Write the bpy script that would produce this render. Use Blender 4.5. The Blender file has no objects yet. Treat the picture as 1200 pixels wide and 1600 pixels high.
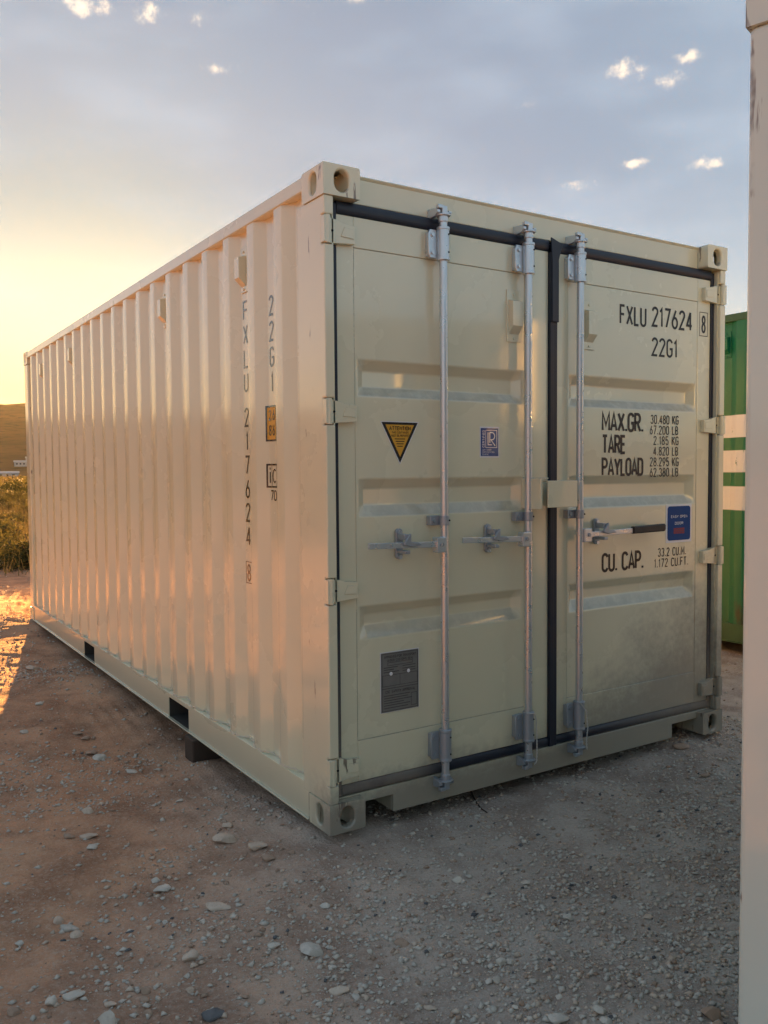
import bpy, bmesh, math, random
import numpy as np
from mathutils import Vector, Matrix
R = math.radians
random.seed(7); rng = np.random.default_rng(11)
scene = bpy.context.scene
COL = scene.collection

# ------------------------------------------------------------------ camera
CAM = Vector((-1.5864, -2.8743, 1.4238))
YAW, PIT, ROL = 0.571182, -0.0477721, -0.0075470
cd = bpy.data.cameras.new('camera'); cam = bpy.data.objects.new('camera', cd); COL.objects.link(cam)
d = Vector((math.sin(YAW)*math.cos(PIT), math.cos(YAW)*math.cos(PIT), math.sin(PIT)))
r = Vector((math.cos(YAW), -math.sin(YAW), 0)); u = r.cross(d)
r2 = r*math.cos(ROL) + u*math.sin(ROL); u2 = -r*math.sin(ROL) + u*math.cos(ROL)
M = Matrix((r2, u2, -d)).transposed().to_4x4(); M.translation = CAM
cam.matrix_world = M
cd.sensor_fit = 'VERTICAL'; cd.sensor_height = 36.0; cd.sensor_width = 27.0
cd.lens = 36.0*1336.0/1600.0
cd.clip_start = 0.05; cd.clip_end = 20000
scene.camera = cam

# ------------------------------------------------------------------ sun, sky, exposure
SUN_AZ, SUN_EL = 13.2, 6.2
SKY_STRENGTH, SUN_STRENGTH, EXPOSURE = 0.05, 2.05, 4.62
sd = Vector((math.sin(R(SUN_AZ))*math.cos(R(SUN_EL)), math.cos(R(SUN_AZ))*math.cos(R(SUN_EL)), math.sin(R(SUN_EL))))
sl = bpy.data.lights.new('sun', 'SUN'); so = bpy.data.objects.new('sun', sl); COL.objects.link(so)
sl.energy = SUN_STRENGTH; sl.angle = R(0.5); sl.color = (1.0, 0.47, 0.13)
so.rotation_euler = sd.to_track_quat('Z', 'Y').to_euler()
so.location = (0, 0, 30)
vs = scene.view_settings
vs.view_transform = 'Standard'; vs.look = 'None'; vs.gamma = 1.0; vs.use_curve_mapping = False; vs.exposure = EXPOSURE

world = bpy.data.worlds.new('World'); scene.world = world; world.use_nodes = True
nt = world.node_tree; nt.nodes.clear()
def N(nt, typ, **kw):
    n = nt.nodes.new(typ)
    for k, v in kw.items():
        if k.startswith('i_'):
            n.inputs[k[2:].replace('_', ' ')].default_value = v
        else: setattr(n, k, v)
    return n
def math_n(nt, op, a, b=None, c=None, clamp=False):
    n = nt.nodes.new('ShaderNodeMath'); n.operation = op; n.use_clamp = clamp
    for i, x in enumerate((a, b, c)):
        if x is None: continue
        if isinstance(x, (int, float)): n.inputs[i].default_value = x
        else: nt.links.new(x, n.inputs[i])
    return n.outputs[0]
def mixc(nt, fac, a, b, blend='MIX'):
    n = nt.nodes.new('ShaderNodeMix'); n.data_type = 'RGBA'; n.blend_type = blend
    for sock, x in ((n.inputs[0], fac), (n.inputs[6], a), (n.inputs[7], b)):
        if isinstance(x, (int, float)): sock.default_value = x
        elif isinstance(x, (tuple, list)): sock.default_value = (*x[:3], 1)
        else: nt.links.new(x, sock)
    return n.outputs[2]
def sstep(nt, x, lo, hi, a=0.0, b=1.0):
    n = nt.nodes.new('ShaderNodeMapRange'); n.interpolation_type = 'SMOOTHSTEP'
    nt.links.new(x, n.inputs[0])
    n.inputs[1].default_value = lo; n.inputs[2].default_value = hi; n.inputs[3].default_value = a; n.inputs[4].default_value = b
    return n.outputs[0]
sky = N(nt, 'ShaderNodeTexSky', sky_type='NISHITA', sun_disc=False)
sky.sun_elevation = R(SUN_EL); sky.sun_rotation = R(SUN_AZ)
sky.altitude = 1200; sky.air_density = 1.0; sky.dust_density = 3.5; sky.ozone_density = 1.5
tc = N(nt, 'ShaderNodeTexCoord')
sep = N(nt, 'ShaderNodeSeparateXYZ'); nt.links.new(tc.outputs['Generated'], sep.inputs[0])
az = math_n(nt, 'ARCTAN2', sep.outputs[0], sep.outputs[1]); el = math_n(nt, 'ARCSINE', sep.outputs[2])
gam = N(nt, 'ShaderNodeGamma'); nt.links.new(sky.outputs[0], gam.inputs[0]); gam.inputs[1].default_value = 0.34
hsv = N(nt, 'ShaderNodeHueSaturation'); nt.links.new(gam.outputs[0], hsv.inputs['Color']); hsv.inputs['Saturation'].default_value = 1.45; hsv.inputs['Value'].default_value = 0.405
sunv = N(nt, 'ShaderNodeVectorMath', operation='DOT_PRODUCT'); nt.links.new(tc.outputs['Generated'], sunv.inputs[0]); sunv.inputs[1].default_value = sd
skycol = mixc(nt, sstep(nt, sunv.outputs['Value'], 0.955, 0.999), hsv.outputs[0], (1.0, .97, .84), 'MULTIPLY')
belt = math_n(nt, 'MULTIPLY', sstep(nt, el, R(13), R(3)), sstep(nt, sunv.outputs['Value'], 0.45, 0.95))               # dusty golden belt along the sunset horizon
skycol = mixc(nt, belt, skycol, (1.12, .88, .55), 'MULTIPLY')
tight = math_n(nt, 'MULTIPLY', sstep(nt, el, R(5.5), R(18)), sstep(nt, sunv.outputs['Value'], 0.50, 0.93))          # the glow hugs the horizon
skycol = mixc(nt, tight, skycol, (.50, .585, .70), 'MULTIPLY')
comb = N(nt, 'ShaderNodeCombineXYZ'); nt.links.new(az, comb.inputs[0]); nt.links.new(el, comb.inputs[1])
cn = N(nt, 'ShaderNodeTexNoise'); nt.links.new(comb.outputs[0], cn.inputs['Vector']); cn.inputs['Scale'].default_value = 42; cn.inputs['Detail'].default_value = 7; cn.inputs['Roughness'].default_value = 0.62
# small evening cumulus scraps: azimuth, elevation, half width, half height (degrees), opacity
CLOUDS = [(14.2,26.9,2.2,.9,1.0),(18.0,26.9,1.7,.8,.9),(21.3,26.8,1.0,.7,.8),(22.2,24.4,1.8,.8,.6),(31,28.4,1.6,.6,.55),(28,27.6,1.2,.6,.35),
          (48.6,23.7,1.7,.9,.9),(51.2,22.9,1.2,.75,.9),(52.0,23.9,1.6,.5,.55),(53.6,25.3,.9,.4,.4),(45.4,17.7,1.5,.45,.9),(48.8,18.6,1.6,.45,.8),(53,18.2,1.5,.6,.8),(42.5,22.4,2.2,.5,.3),
          (-8,31,4,1.4,.9),(-22,24,3,1,.8),(63,27,3,1.1,.8),(80,22,3.5,1.1,.8),(100,30,4,1.5,.8),(-60,28,4,1.3,.8),(140,25,4,1.4,.8),(-130,27,4,1.4,.8)]
total = None
for (a, e, w, h, op) in CLOUDS:
    dx = math_n(nt, 'MULTIPLY', math_n(nt, 'SUBTRACT', az, R(a)), 1/R(w)); dy = math_n(nt, 'MULTIPLY', math_n(nt, 'SUBTRACT', el, R(e)), 1/R(h))
    rr = math_n(nt, 'SQRT', math_n(nt, 'ADD', math_n(nt, 'MULTIPLY', dx, dx), math_n(nt, 'MULTIPLY', dy, dy)))
    m = math_n(nt, 'MULTIPLY', math_n(nt, 'SUBTRACT', 1.0, rr, clamp=True), op)
    total = m if total is None else math_n(nt, 'MAXIMUM', total, m)
cl = math_n(nt, 'MULTIPLY', sstep(nt, cn.outputs[0], 0.36, 0.66), sstep(nt, math_n(nt, 'ADD', total, math_n(nt, 'MULTIPLY', math_n(nt, 'SUBTRACT', cn.outputs[0], .5), 1.9)), 0.22, 0.95))
cl = math_n(nt, 'MULTIPLY', cl, sstep(nt, total, 0.0, 0.15))
ci = N(nt, 'ShaderNodeTexNoise'); cmap = N(nt, 'ShaderNodeMapping'); nt.links.new(comb.outputs[0], cmap.inputs[0]); cmap.inputs['Scale'].default_value = (3, 9, 1); cmap.inputs['Rotation'].default_value = (0, 0, .12)
nt.links.new(cmap.outputs[0], ci.inputs['Vector']); ci.inputs['Scale'].default_value = 1.6; ci.inputs['Detail'].default_value = 6
cirrus = math_n(nt, 'MULTIPLY', sstep(nt, ci.outputs[0], 0.42, 0.74), 0.24)
CLOUD_COL = (1.3, 1.05, .78)
c1 = mixc(nt, cirrus, skycol, (.60, .70, .80))
c2 = mixc(nt, math_n(nt, 'MULTIPLY', cl, .85), c1, CLOUD_COL)
bg = N(nt, 'ShaderNodeBackground'); nt.links.new(c2, bg.inputs[0]); bg.inputs[1].default_value = SKY_STRENGTH
wo = N(nt, 'ShaderNodeOutputWorld'); nt.links.new(bg.outputs[0], wo.inputs[0])

# ------------------------------------------------------------------ numpy noise
_perm = rng.random((256, 256))
def vnoise(x, y):
    xi = np.floor(x).astype(int); yi = np.floor(y).astype(int); fx = x-xi; fy = y-yi
    fx = fx*fx*(3-2*fx); fy = fy*fy*(3-2*fy)
    g = lambda i, j: _perm[i & 255, j & 255]
    return (g(xi, yi)*(1-fx)+g(xi+1, yi)*fx)*(1-fy)+(g(xi, yi+1)*(1-fx)+g(xi+1, yi+1)*fx)*fy-.5
def fbm(x, y, o=4, lac=2.1, gain=.5):
    s = 0; a = 1.0
    for k in range(o):
        s = s + a*vnoise(x+17.3*k, y+9.1*k); x = x*lac; y = y*lac; a *= gain
    return s
def ground_z(x, y):
    x = np.asarray(x, float); y = np.asarray(y, float)
    z = -0.045 + 0*x
    z = z - 0.085*np.exp(-(((x+.1)/1.1)**2+((y-1.75)/1.1)**2))            # dip beside the container
    z = z + 0.040*np.exp(-(((x-.05)/.45)**2+((y-.05)/.45)**2))
    z = z + 0.040*np.exp(-(((x-0)/.5)**2+((y-6.0)/.6)**2)) + 0.03*np.exp(-(((x-2.4)/.6)**2+((y-.1)/.6)**2))
    z = z - 0.19*np.exp(-(((x-1.2)/1.7)**2+((y+4.4)/1.7)**2))            # sunk to meet the near container, pulled toward the camera and lowered
    near = np.exp(-np.maximum(0, np.hypot(x, y-1)-6)/6)
    z = z + 0.05*fbm(x*.7, y*.7, 3)*near + 0.022*fbm(x*3.1+5, y*3.1, 3)*near + 0.010*fbm(x*13, y*13+3, 3)*near
    st = np.clip((y-5.4)/1.3, 0, 1); z = z + .035*st*st*(3-2*st)*np.clip((14-y)/6, 0, 1)*np.exp(-np.maximum(0, np.abs(x+.5)-4)/2)*np.clip((.6-x)/.5, 0, 1)
    tr = np.exp(-((x+.16-.05*np.sin(y*1.3))/.22)**2)*np.clip((y+1.2)/1.0, 0, 1)*np.clip((4.5-y)/2, 0, 1)
    z = z + tr*0.006*np.sin((x+.03*np.sin(2*y))*75)*(.6+vnoise(x*2, y*2))
    far = np.clip((np.hypot(x, y-1)-9)/8, 0, 1)
    z = z + far*(0.30*fbm(x*.12, y*.12, 3))
    return z

# ------------------------------------------------------------------ mesh helper
class MB:
    def __init__(s): s.v = []; s.f = []
    def add(s, vs, fs):
        o = len(s.v); s.v += [tuple(p) for p in vs]; s.f += [tuple(i+o for i in f) for f in fs]; return s
    def box(s, x0, x1, y0, y1, z0, z1):
        return s.add([(x, y, z) for x in (x0, x1) for y in (y0, y1) for z in (z0, z1)],
                     [(0,1,3,2),(4,6,7,5),(0,4,5,1),(2,3,7,6),(0,2,6,4),(1,5,7,3)])
    def cyl(s, p0, p1, r0, r1=None, n=14, cap=True):
        r1 = r0 if r1 is None else r1
        p0 = Vector(p0); p1 = Vector(p1); dd = (p1-p0).normalized()
        a = dd.orthogonal().normalized(); b = dd.cross(a)
        vs = []
        for p, rr in ((p0, r0), (p1, r1)):
            for i in range(n):
                t = 2*math.pi*i/n; vs.append(p+(a*math.cos(t)+b*math.sin(t))*rr)
        fs = [(i, (i+1) % n, n+(i+1) % n, n+i) for i in range(n)]
        if cap: fs += [tuple(range(n-1, -1, -1)), tuple(range(n, 2*n))]
        return s.add(vs, fs)
    def tube(s, pts, rr, n=6):
        pts = [Vector(p) for p in pts]; o = len(s.v); a = None
        for i, p in enumerate(pts):
            t = (pts[min(i+1, len(pts)-1)]-pts[max(i-1, 0)]).normalized()
            a = t.orthogonal().normalized() if a is None else (a-t*a.dot(t)).normalized()
            b = t.cross(a)
            for k in range(n):
                q = 2*math.pi*k/n; s.v.append(tuple(p+(a*math.cos(q)+b*math.sin(q))*rr))
        for i in range(len(pts)-1):
            for k in range(n):
                s.f.append((o+i*n+k, o+i*n+(k+1) % n, o+(i+1)*n+(k+1) % n, o+(i+1)*n+k))
        s.f.append(tuple(o+k for k in range(n-1, -1, -1))); s.f.append(tuple(o+(len(pts)-1)*n+k for k in range(n)))
        return s
    def prism(s, poly, fn, a, b):                 # polygon swept from fn(p, a) to fn(p, b)
        n = len(poly)
        vs = [fn(p, a) for p in poly]+[fn(p, b) for p in poly]
        return s.add(vs, [tuple(range(n)), tuple(range(2*n-1, n-1, -1))]+[(i, n+i, n+(i+1) % n, (i+1) % n) for i in range(n)])
    def build(s, name, mat, parent=None, bevel=0, seg=2, smooth=False, fix=True):
        me = bpy.data.meshes.new(name); me.from_pydata(s.v, [], s.f)
        if fix:
            bm = bmesh.new(); bm.from_mesh(me); bmesh.ops.recalc_face_normals(bm, faces=bm.faces); bm.to_mesh(me); bm.free()
        if mat: me.materials.append(mat)
        o = bpy.data.objects.new(name, me); COL.objects.link(o)
        if parent: o.parent = parent
        if smooth: me.polygons.foreach_set('use_smooth', [True]*len(me.polygons))
        if bevel:
            m = o.modifiers.new('bevel', 'BEVEL'); m.width = bevel; m.segments = seg; m.limit_method = 'ANGLE'; m.angle_limit = R(50)
            m.harden_normals = False
        return o
def smooth_by_angle(o, ang=35):
    me = o.data
    me.polygons.foreach_set('use_smooth', [True]*len(me.polygons))
    try: me.set_sharp_from_angle(angle=R(ang))
    except Exception: pass
def tag(o, label=None, cat=None, group=None, kind=None):
    for k, v in (('label', label), ('category', cat), ('group', group), ('kind', kind)):
        if v: o[k] = v
    return o
def empty(name, loc=(0, 0, 0), rz=0):
    o = bpy.data.objects.new(name, None); COL.objects.link(o); o.location = loc; o.rotation_euler.z = rz
    o.empty_display_size = .2; return o

# ------------------------------------------------------------------ materials
def new_mat(name):
    m = bpy.data.materials.new(name); m.use_nodes = True; t = m.node_tree
    b = t.nodes['Principled BSDF']; return m, t, b
def noise(t, vec, scale, detail=5, rough=.55, mapping=None):
    n = t.nodes.new('ShaderNodeTexNoise'); n.inputs['Scale'].default_value = scale; n.inputs['Detail'].default_value = detail; n.inputs['Roughness'].default_value = rough
    if mapping:
        mp = t.nodes.new('ShaderNodeMapping'); mp.inputs['Scale'].default_value = mapping; t.links.new(vec, mp.inputs[0]); vec = mp.outputs[0]
    t.links.new(vec, n.inputs['Vector']); return n.outputs[0]
def bump(t, b, h, strength, dist):
    n = t.nodes.new('ShaderNodeBump'); n.inputs['Strength'].default_value = strength; n.inputs['Distance'].default_value = dist
    t.links.new(h, n.inputs['Height']); t.links.new(n.outputs[0], b.inputs['Normal'])
def worldpos(t): return t.nodes.new('ShaderNodeNewGeometry').outputs['Position']
def plain(name, col, rough=.5, metal=0.0, var=.12, scale=30, spec=.5):
    m, t, b = new_mat(name); p = worldpos(t)
    n = noise(t, p, scale)
    c = mixc(t, n, tuple(x*(1-var) for x in col), tuple(min(1, x*(1+var)) for x in col))
    t.links.new(c, b.inputs['Base Color']); b.inputs['Metallic'].default_value = metal
    t.links.new(sstep(t, n, .2, .8, max(.02, rough-.08), min(1, rough+.08)), b.inputs['Roughness'])
    b.inputs['Specular IOR Level'].default_value = spec
    return m

DUST = (0.19, 0.17, 0.145)
def paint(name, col, rough, dust=True, scuff=True, th=.70):
    """factory sprayed paint, thinly dusted low down on the door end, with dark scuffs"""
    m, t, b = new_mat(name); p = worldpos(t)
    sp = t.nodes.new('ShaderNodeSeparateXYZ'); t.links.new(p, sp.inputs[0]); X, Y, Z = sp.outputs
    n1 = noise(t, p, 1.7, 6); n2 = noise(t, p, 60, 3)
    c = mixc(t, n1, tuple(x*.95 for x in col), tuple(x*1.04 for x in col))
    v = noise(t, p, 7, 6, .6, (1, 1, .12))                       # faint vertical runs
    c = mixc(t, sstep(t, v, .45, .85, 0, .10), c, tuple(x*.72 for x in col))
    rr = sstep(t, n1, .2, .8, rough-.03, rough+.06)
    if dust:
        dn = noise(t, p, 3.2, 7, .6); dn2 = noise(t, p, 26, 5, .7)
        lim = math_n(t, 'ADD', math_n(t, 'MULTIPLY', sstep(t, X, 1.0, 2.4), .85), .24)      # the dust stands higher at the right
        h = math_n(t, 'SUBTRACT', 1.0, math_n(t, 'DIVIDE', Z, lim))
        h = math_n(t, 'ADD', h, math_n(t, 'MULTIPLY', math_n(t, 'SUBTRACT', dn, .5), .7))
        h = math_n(t, 'ADD', h, math_n(t, 'MULTIPLY', math_n(t, 'SUBTRACT', dn2, .5), .55))
        dm = sstep(t, h, -.05, .75, 0, .86)
        front = sstep(t, Y, .25, .0)
        side = sstep(t, Z, .18, .02, 0, .25)
        dm = math_n(t, 'MAXIMUM', math_n(t, 'MULTIPLY', dm, front), side)
        g = t.nodes.new('ShaderNodeNewGeometry'); gs = t.nodes.new('ShaderNodeSeparateXYZ'); t.links.new(g.outputs['Normal'], gs.inputs[0])
        up = math_n(t, 'MULTIPLY', sstep(t, gs.outputs[2], .15, .6, 0, .62), sstep(t, noise(t, p, 14, 6, .7), .25, .6, .45, 1))   # dust lying on ledges
        up = math_n(t, 'MULTIPLY', up, sstep(t, Y, .25, .0))
        dm = math_n(t, 'MAXIMUM', dm, up)
        c = mixc(t, dm, c, DUST)
        rr = math_n(t, 'ADD', rr, math_n(t, 'MULTIPLY', dm, .45), clamp=True)
    if scuff:
        s1 = noise(t, p, 3.0, 4, .6, (9, 9, 1.0)); s2 = noise(t, p, 9, 3)
        sm = math_n(t, 'MULTIPLY', sstep(t, s1, th, th+.035), sstep(t, s2, .48, .58, 0, .8))
        c = mixc(t, sm, c, (0.10, 0.06, 0.045))
    t.links.new(c, b.inputs['Base Color']); t.links.new(rr, b.inputs['Roughness'])
    b.inputs['Specular IOR Level'].default_value = .5
    b.inputs['Coat Weight'].default_value = 1.0; b.inputs['Coat IOR'].default_value = 1.65; b.inputs['Coat Roughness'].default_value = .10
    hb = math_n(t, 'ADD', math_n(t, 'MULTIPLY', n2, .05), math_n(t, 'MULTIPLY', n1, 1.0))
    bump(t, b, hb, .05, .010)
    return m
TAN = (0.69, 0.67, 0.49)
M_TAN = paint('beige_paint', TAN, .25, scuff=False)
M_POST = paint('beige_paint_scuffed', TAN, .28, th=.645)
M_CAST = paint('beige_casting_paint', TAN, .40, th=.56)
M_OLD = paint('beige_paint_weathered', (0.58, .66, .60), .45, dust=False, th=.605)

def green_paint():
    m, t, b = new_mat('green_paint'); p = worldpos(t); sp = t.nodes.new('ShaderNodeSeparateXYZ'); t.links.new(p, sp.inputs[0]); Z = sp.outputs[2]
    n = noise(t, p, 2.5, 6); c = mixc(t, n, (0.005, .135, .062), (0.009, .18, .085))
    n2 = noise(t, p, 5, 7, .65, (1, 1, .25)); nz = math_n(t, 'ADD', math_n(t, 'MULTIPLY', math_n(t, 'SUBTRACT', n2, .5), 1.6), math_n(t, 'MULTIPLY', sstep(t, Z, .25, .75, 1, 0), .75))
    rust = sstep(t, nz, .62, .92)
    w = None
    for lo, hi in ((1.667, 1.842), (1.394, 1.566), (1.097, 1.283)):
        band = math_n(t, 'MULTIPLY', sstep(t, Z, lo-.003, lo+.003), sstep(t, Z, hi-.003, hi+.003, 1, 0))
        w = band if w is None else math_n(t, 'MAXIMUM', w, band)
    chips = sstep(t, noise(t, p, 16, 4, .6, (1, 1, .6)), .66, .69)
    w = math_n(t, 'MULTIPLY', w, math_n(t, 'SUBTRACT', 1.0, chips))
    c = mixc(t, w, c, (0.78, .76, .75))
    c = mixc(t, math_n(t, 'MULTIPLY', rust, .85), c, (0.09, .045, .025))
    t.links.new(c, b.inputs['Base Color']); b.inputs['Roughness'].default_value = .45
    return m
M_GREEN = green_paint()
M_GRAIL = plain('green_rail_paint', (0.05, .12, .055), .5, var=.35, scale=9)
M_GALV = plain('galvanized_steel', (0.58, .63, .68), .32, metal=.75, var=.05, scale=25)
M_DULL = plain('dusty_galvanized_steel', (0.36, .40, .45), .45, metal=.6, var=.10, scale=30)
M_BOLT = plain('dark_bolt_hole', (0.012, .012, .014), .6)
def rubber():
    m, t, b = new_mat('gasket_rubber'); p = worldpos(t); sp = t.nodes.new('ShaderNodeSeparateXYZ'); t.links.new(p, sp.inputs[0]); X, Y, Z = sp.outputs
    n = noise(t, p, 5, 6, .65)
    k = math_n(t, 'MULTIPLY', sstep(t, Z, 1.0, .12), math_n(t, 'MAXIMUM', sstep(t, X, 1.45, 2.2), sstep(t, X, .62, .40)))
    k = math_n(t, 'MULTIPLY', k, sstep(t, n, .25, .55, .5, 1))
    k = math_n(t, 'MAXIMUM', k, sstep(t, n, .55, .8, 0, .12))
    c = mixc(t, math_n(t, 'MULTIPLY', k, .9), (0.011, .017, .033), DUST)
    t.links.new(c, b.inputs['Base Color']); t.links.new(sstep(t, k, 0, 1, .42, .85), b.inputs['Roughness'])
    return m
M_RUB = rubber()
M_INK = plain('black_lettering', (0.012, .011, .011), .35, var=.1)
M_INKS = plain('gloss_black_lettering', (0.012, .011, .011), .28, var=.1)
_b = M_INKS.node_tree.nodes['Principled BSDF']; _b.inputs['Coat Weight'].default_value = 1.0; _b.inputs['Coat IOR'].default_value = 1.75; _b.inputs['Coat Roughness'].default_value = .10
M_BLACK = plain('black_plastic_grip', (0.015, .015, .016), .45)
M_YEL = plain('yellow_decal', (0.62, .33, .035), .35, var=.05)
M_WHITE = plain('white_decal', (0.72, .73, .76), .4, var=.04)
M_BLUE = plain('blue_decal', (0.012, .055, .22), .35, var=.06)
M_NAVY = plain('dark_blue_decal', (0.003, .050, .21), .5, var=.06, spec=.25)
M_RED = plain('dark_red_print', (0.20, .02, .05), .4)
M_PLATE = plain('grey_metal_plate', (0.22, .215, .205), .42, metal=.3, var=.15, scale=40)
M_PLATE2 = plain('plate_print', (0.07, .068, .066), .45)
M_SEAL = plain('pale_sealant', (0.60, .54, .44), .5)
M_WIRE = plain('twisted_wire', (0.55, .55, .53), .5, metal=.2)
M_TIMBER = plain('dark_timber', (0.050, .032, .022), .8, var=.4, scale=25)
M_UNDER = plain('dark_underside_paint', (0.045, .04, .035), .7)

# ------------------------------------------------------------------ stroke lettering
def arc(cx, cy, rx, ry, a0, a1, n=9):
    return [(cx+rx*math.cos(R(a0+(a1-a0)*i/n)), cy+ry*math.sin(R(a0+(a1-a0)*i/n))) for i in range(n+1)]
W_ = .42; H_ = 1.0; q_ = W_/2
def capsule(y0=0, y1=1, w=W_): return arc(w/2, y1-w/2, w/2, w/2, 0, 180, 8)+arc(w/2, y0+w/2, w/2, w/2, 180, 360, 8)
GL = {
 '0': (W_, [(capsule(), 1)]), 'O': (W_, [(capsule(), 1)]),
 '1': (.2, [([(.0, .80), (.15, 1), (.15, 0)], 0)]),
 '2': (W_, [(arc(q_, 1-q_, q_, q_, 175, -20, 9)+[(0, 0), (W_, 0)], 0)]),
 '3': (W_, [(arc(q_, .76, q_*.95, .24, 160, -80, 9), 0), (arc(q_, .26, q_, .26, 85, -165, 10), 0)]),
 '4': (W_, [([(.31, 0), (.31, 1)], 0), ([(.30, 1), (0, .25), (W_+.02, .25)], 0)]),
 '5': (W_, [([(W_*.92, 1), (.04, 1), (.02, .55)]+arc(q_, .31, q_, .31, 115, -165, 10), 0)]),
 '6': (W_, [([(.30, 1), (.03, .42)], 0), (arc(q_, .29, q_, .29, 0, 359, 16)[:-1], 1)]),
 '7': (W_, [([(0, 1), (W_, 1), (.12, 0)], 0)]),
 '8': (W_, [(arc(q_, .26, q_, .26, 0, 359, 16)[:-1], 1), (arc(q_, .77, q_*.88, .23, 0, 359, 16)[:-1], 1)]),
 '9': (W_, [([(.12, 0), (W_-.03, .58)], 0), (arc(q_, .71, q_, .29, 0, 359, 16)[:-1], 1)]),
 'A': (.46, [([(0, 0), (.23, 1), (.46, 0)], 0), ([(.08, .28), (.38, .28)], 0)]),
 'B': (W_, [([(0, 0), (0, 1)], 0), ([(0, 1), (.2, 1)]+arc(.2, .76, .2, .24, 90, -90, 7)[1:]+[(0, .52)], 0), ([(.2, .51)]+arc(.2, .255, .22, .255, 90, -90, 7)[1:]+[(0, 0)], 0)]),
 'C': (W_, [(arc(q_, 1-q_, q_, q_, 10, 180, 8)+arc(q_, q_, q_, q_, 180, 350, 8), 0)]),
 'D': (W_, [([(0, 0), (0, 1)]+[(W_-.2, 1)]+arc(W_-.2, .8, .2, .2, 90, 0, 6)[1:]+arc(W_-.2, .2, .2, .2, 0, -90, 6), 1)]),
 'E': (.36, [([(.36, 1), (0, 1), (0, 0), (.36, 0)], 0), ([(0, .52), (.32, .52)], 0)]),
 'F': (.36, [([(.36, 1), (0, 1), (0, 0)], 0), ([(0, .52), (.32, .52)], 0)]),
 'G': (W_, [(arc(q_, 1-q_, q_, q_, 10, 180, 8)+arc(q_, q_, q_, q_, 180, 350, 8)+[(W_, .46), (.22, .46)], 0)]),
 'H': (W_, [([(0, 0), (0, 1)], 0), ([(W_, 0), (W_, 1)], 0), ([(0, .5), (W_, .5)], 0)]),
 'I': (.06, [([(.03, 0), (.03, 1)], 0)]),
 'K': (W_, [([(0, 0), (0, 1)], 0), ([(W_, 1), (.02, .42)], 0), ([(.13, .56), (W_+.02, 0)], 0)]),
 'L': (.34, [([(0, 1), (0, 0), (.34, 0)], 0)]),
 'M': (.54, [([(0, 0), (0, 1), (.27, .3), (.54, 1), (.54, 0)], 0)]),
 'N': (W_, [([(0, 0), (0, 1), (W_, 0), (W_, 1)], 0)]),
 'P': (W_, [([(0, 0), (0, 1), (.21, 1)]+arc(.21, .74, .21, .26, 90, -90, 8)[1:]+[(0, .48)], 0)]),
 'R': (W_, [([(0, 0), (0, 1), (.21, 1)]+arc(.21, .75, .21, .25, 90, -90, 8)[1:]+[(0, .5)], 0), ([(.2, .5), (W_+.01, 0)], 0)]),
 'S': (W_, [(arc(q_, .76, q_*.95, .24, 15, 240, 10)+arc(q_, .26, q_, .26, 60, -165, 10), 0)]),
 'T': (.42, [([(0, 1), (.42, 1)], 0), ([(.21, 1), (.21, 0)], 0)]),
 'U': (W_, [([(0, 1)]+arc(q_, q_, q_, q_, 180, 360, 10)+[(W_, 1)], 0)]),
 'V': (.46, [([(0, 1), (.23, 0), (.46, 1)], 0)]),
 'X': (.46, [([(0, 0), (.46, 1)], 0), ([(0, 1), (.46, 0)], 0)]),
 'Y': (.46, [([(0, 1), (.23, .45), (.23, 0)], 0), ([(.46, 1), (.23, .44)], 0)]),
 '.': (.08, [([(.04, -.02), (.04, .11)], 0)]), "'": (.06, [([(.03, .8), (.03, 1)], 0)]), '-': (.3, [([(0, .5), (.3, .5)], 0)]), ' ': (.22, []),
}
def ribbon(pts, closed, w):
    """constant-width mitred band along a polyline -> left/right point lists"""
    n = len(pts); L = []; Rr = []
    P = [Vector((p[0], p[1])) for p in pts]
    for i in range(n):
        if closed: a, c = P[i-1], P[(i+1) % n]
        else: a, c = P[max(i-1, 0)], P[min(i+1, n-1)]
        d1 = (P[i]-a); d2 = (c-P[i])
        if d1.length < 1e-9: d1 = d2
        if d2.length < 1e-9: d2 = d1
        d1.normalize(); d2.normalize()
        n1 = Vector((-d1.y, d1.x)); n2 = Vector((-d2.y, d2.x)); m = n1+n2
        m = n1 if m.length < 1e-6 else m.normalized()
        k = min(1.9, 1/max(.3, m.dot(n1)))
        L.append(P[i]+m*w/2*k); Rr.append(P[i]-m*w/2*k)
    return L, Rr
def strokes(mb, polys, w, fn, step=None, lift0=0.0):
    """fn(u, v, lift) -> 3D"""
    for k, (pts, closed) in enumerate(polys):
        if step:
            q = []
            seq = pts+[pts[0]] if closed else pts
            for a, b in zip(seq[:-1], seq[1:]):
                m = max(1, int(math.hypot(b[0]-a[0], b[1]-a[1])/step))
                q += [(a[0]+(b[0]-a[0])*i/m, a[1]+(b[1]-a[1])*i/m) for i in range(m)]
            if not closed: q.append(seq[-1])
            pts = q
        L, Rr = ribbon(pts, closed, w); o = len(mb.v); n = len(pts); lf = lift0+.00015*k
        for a, b in zip(L, Rr): mb.v.append(tuple(fn(a.x, a.y, lf))); mb.v.append(tuple(fn(b.x, b.y, lf)))
        for i in range(n if closed else n-1):
            j = (i+1) % n; mb.f.append((o+2*i, o+2*i+1, o+2*j+1, o+2*j))
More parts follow.
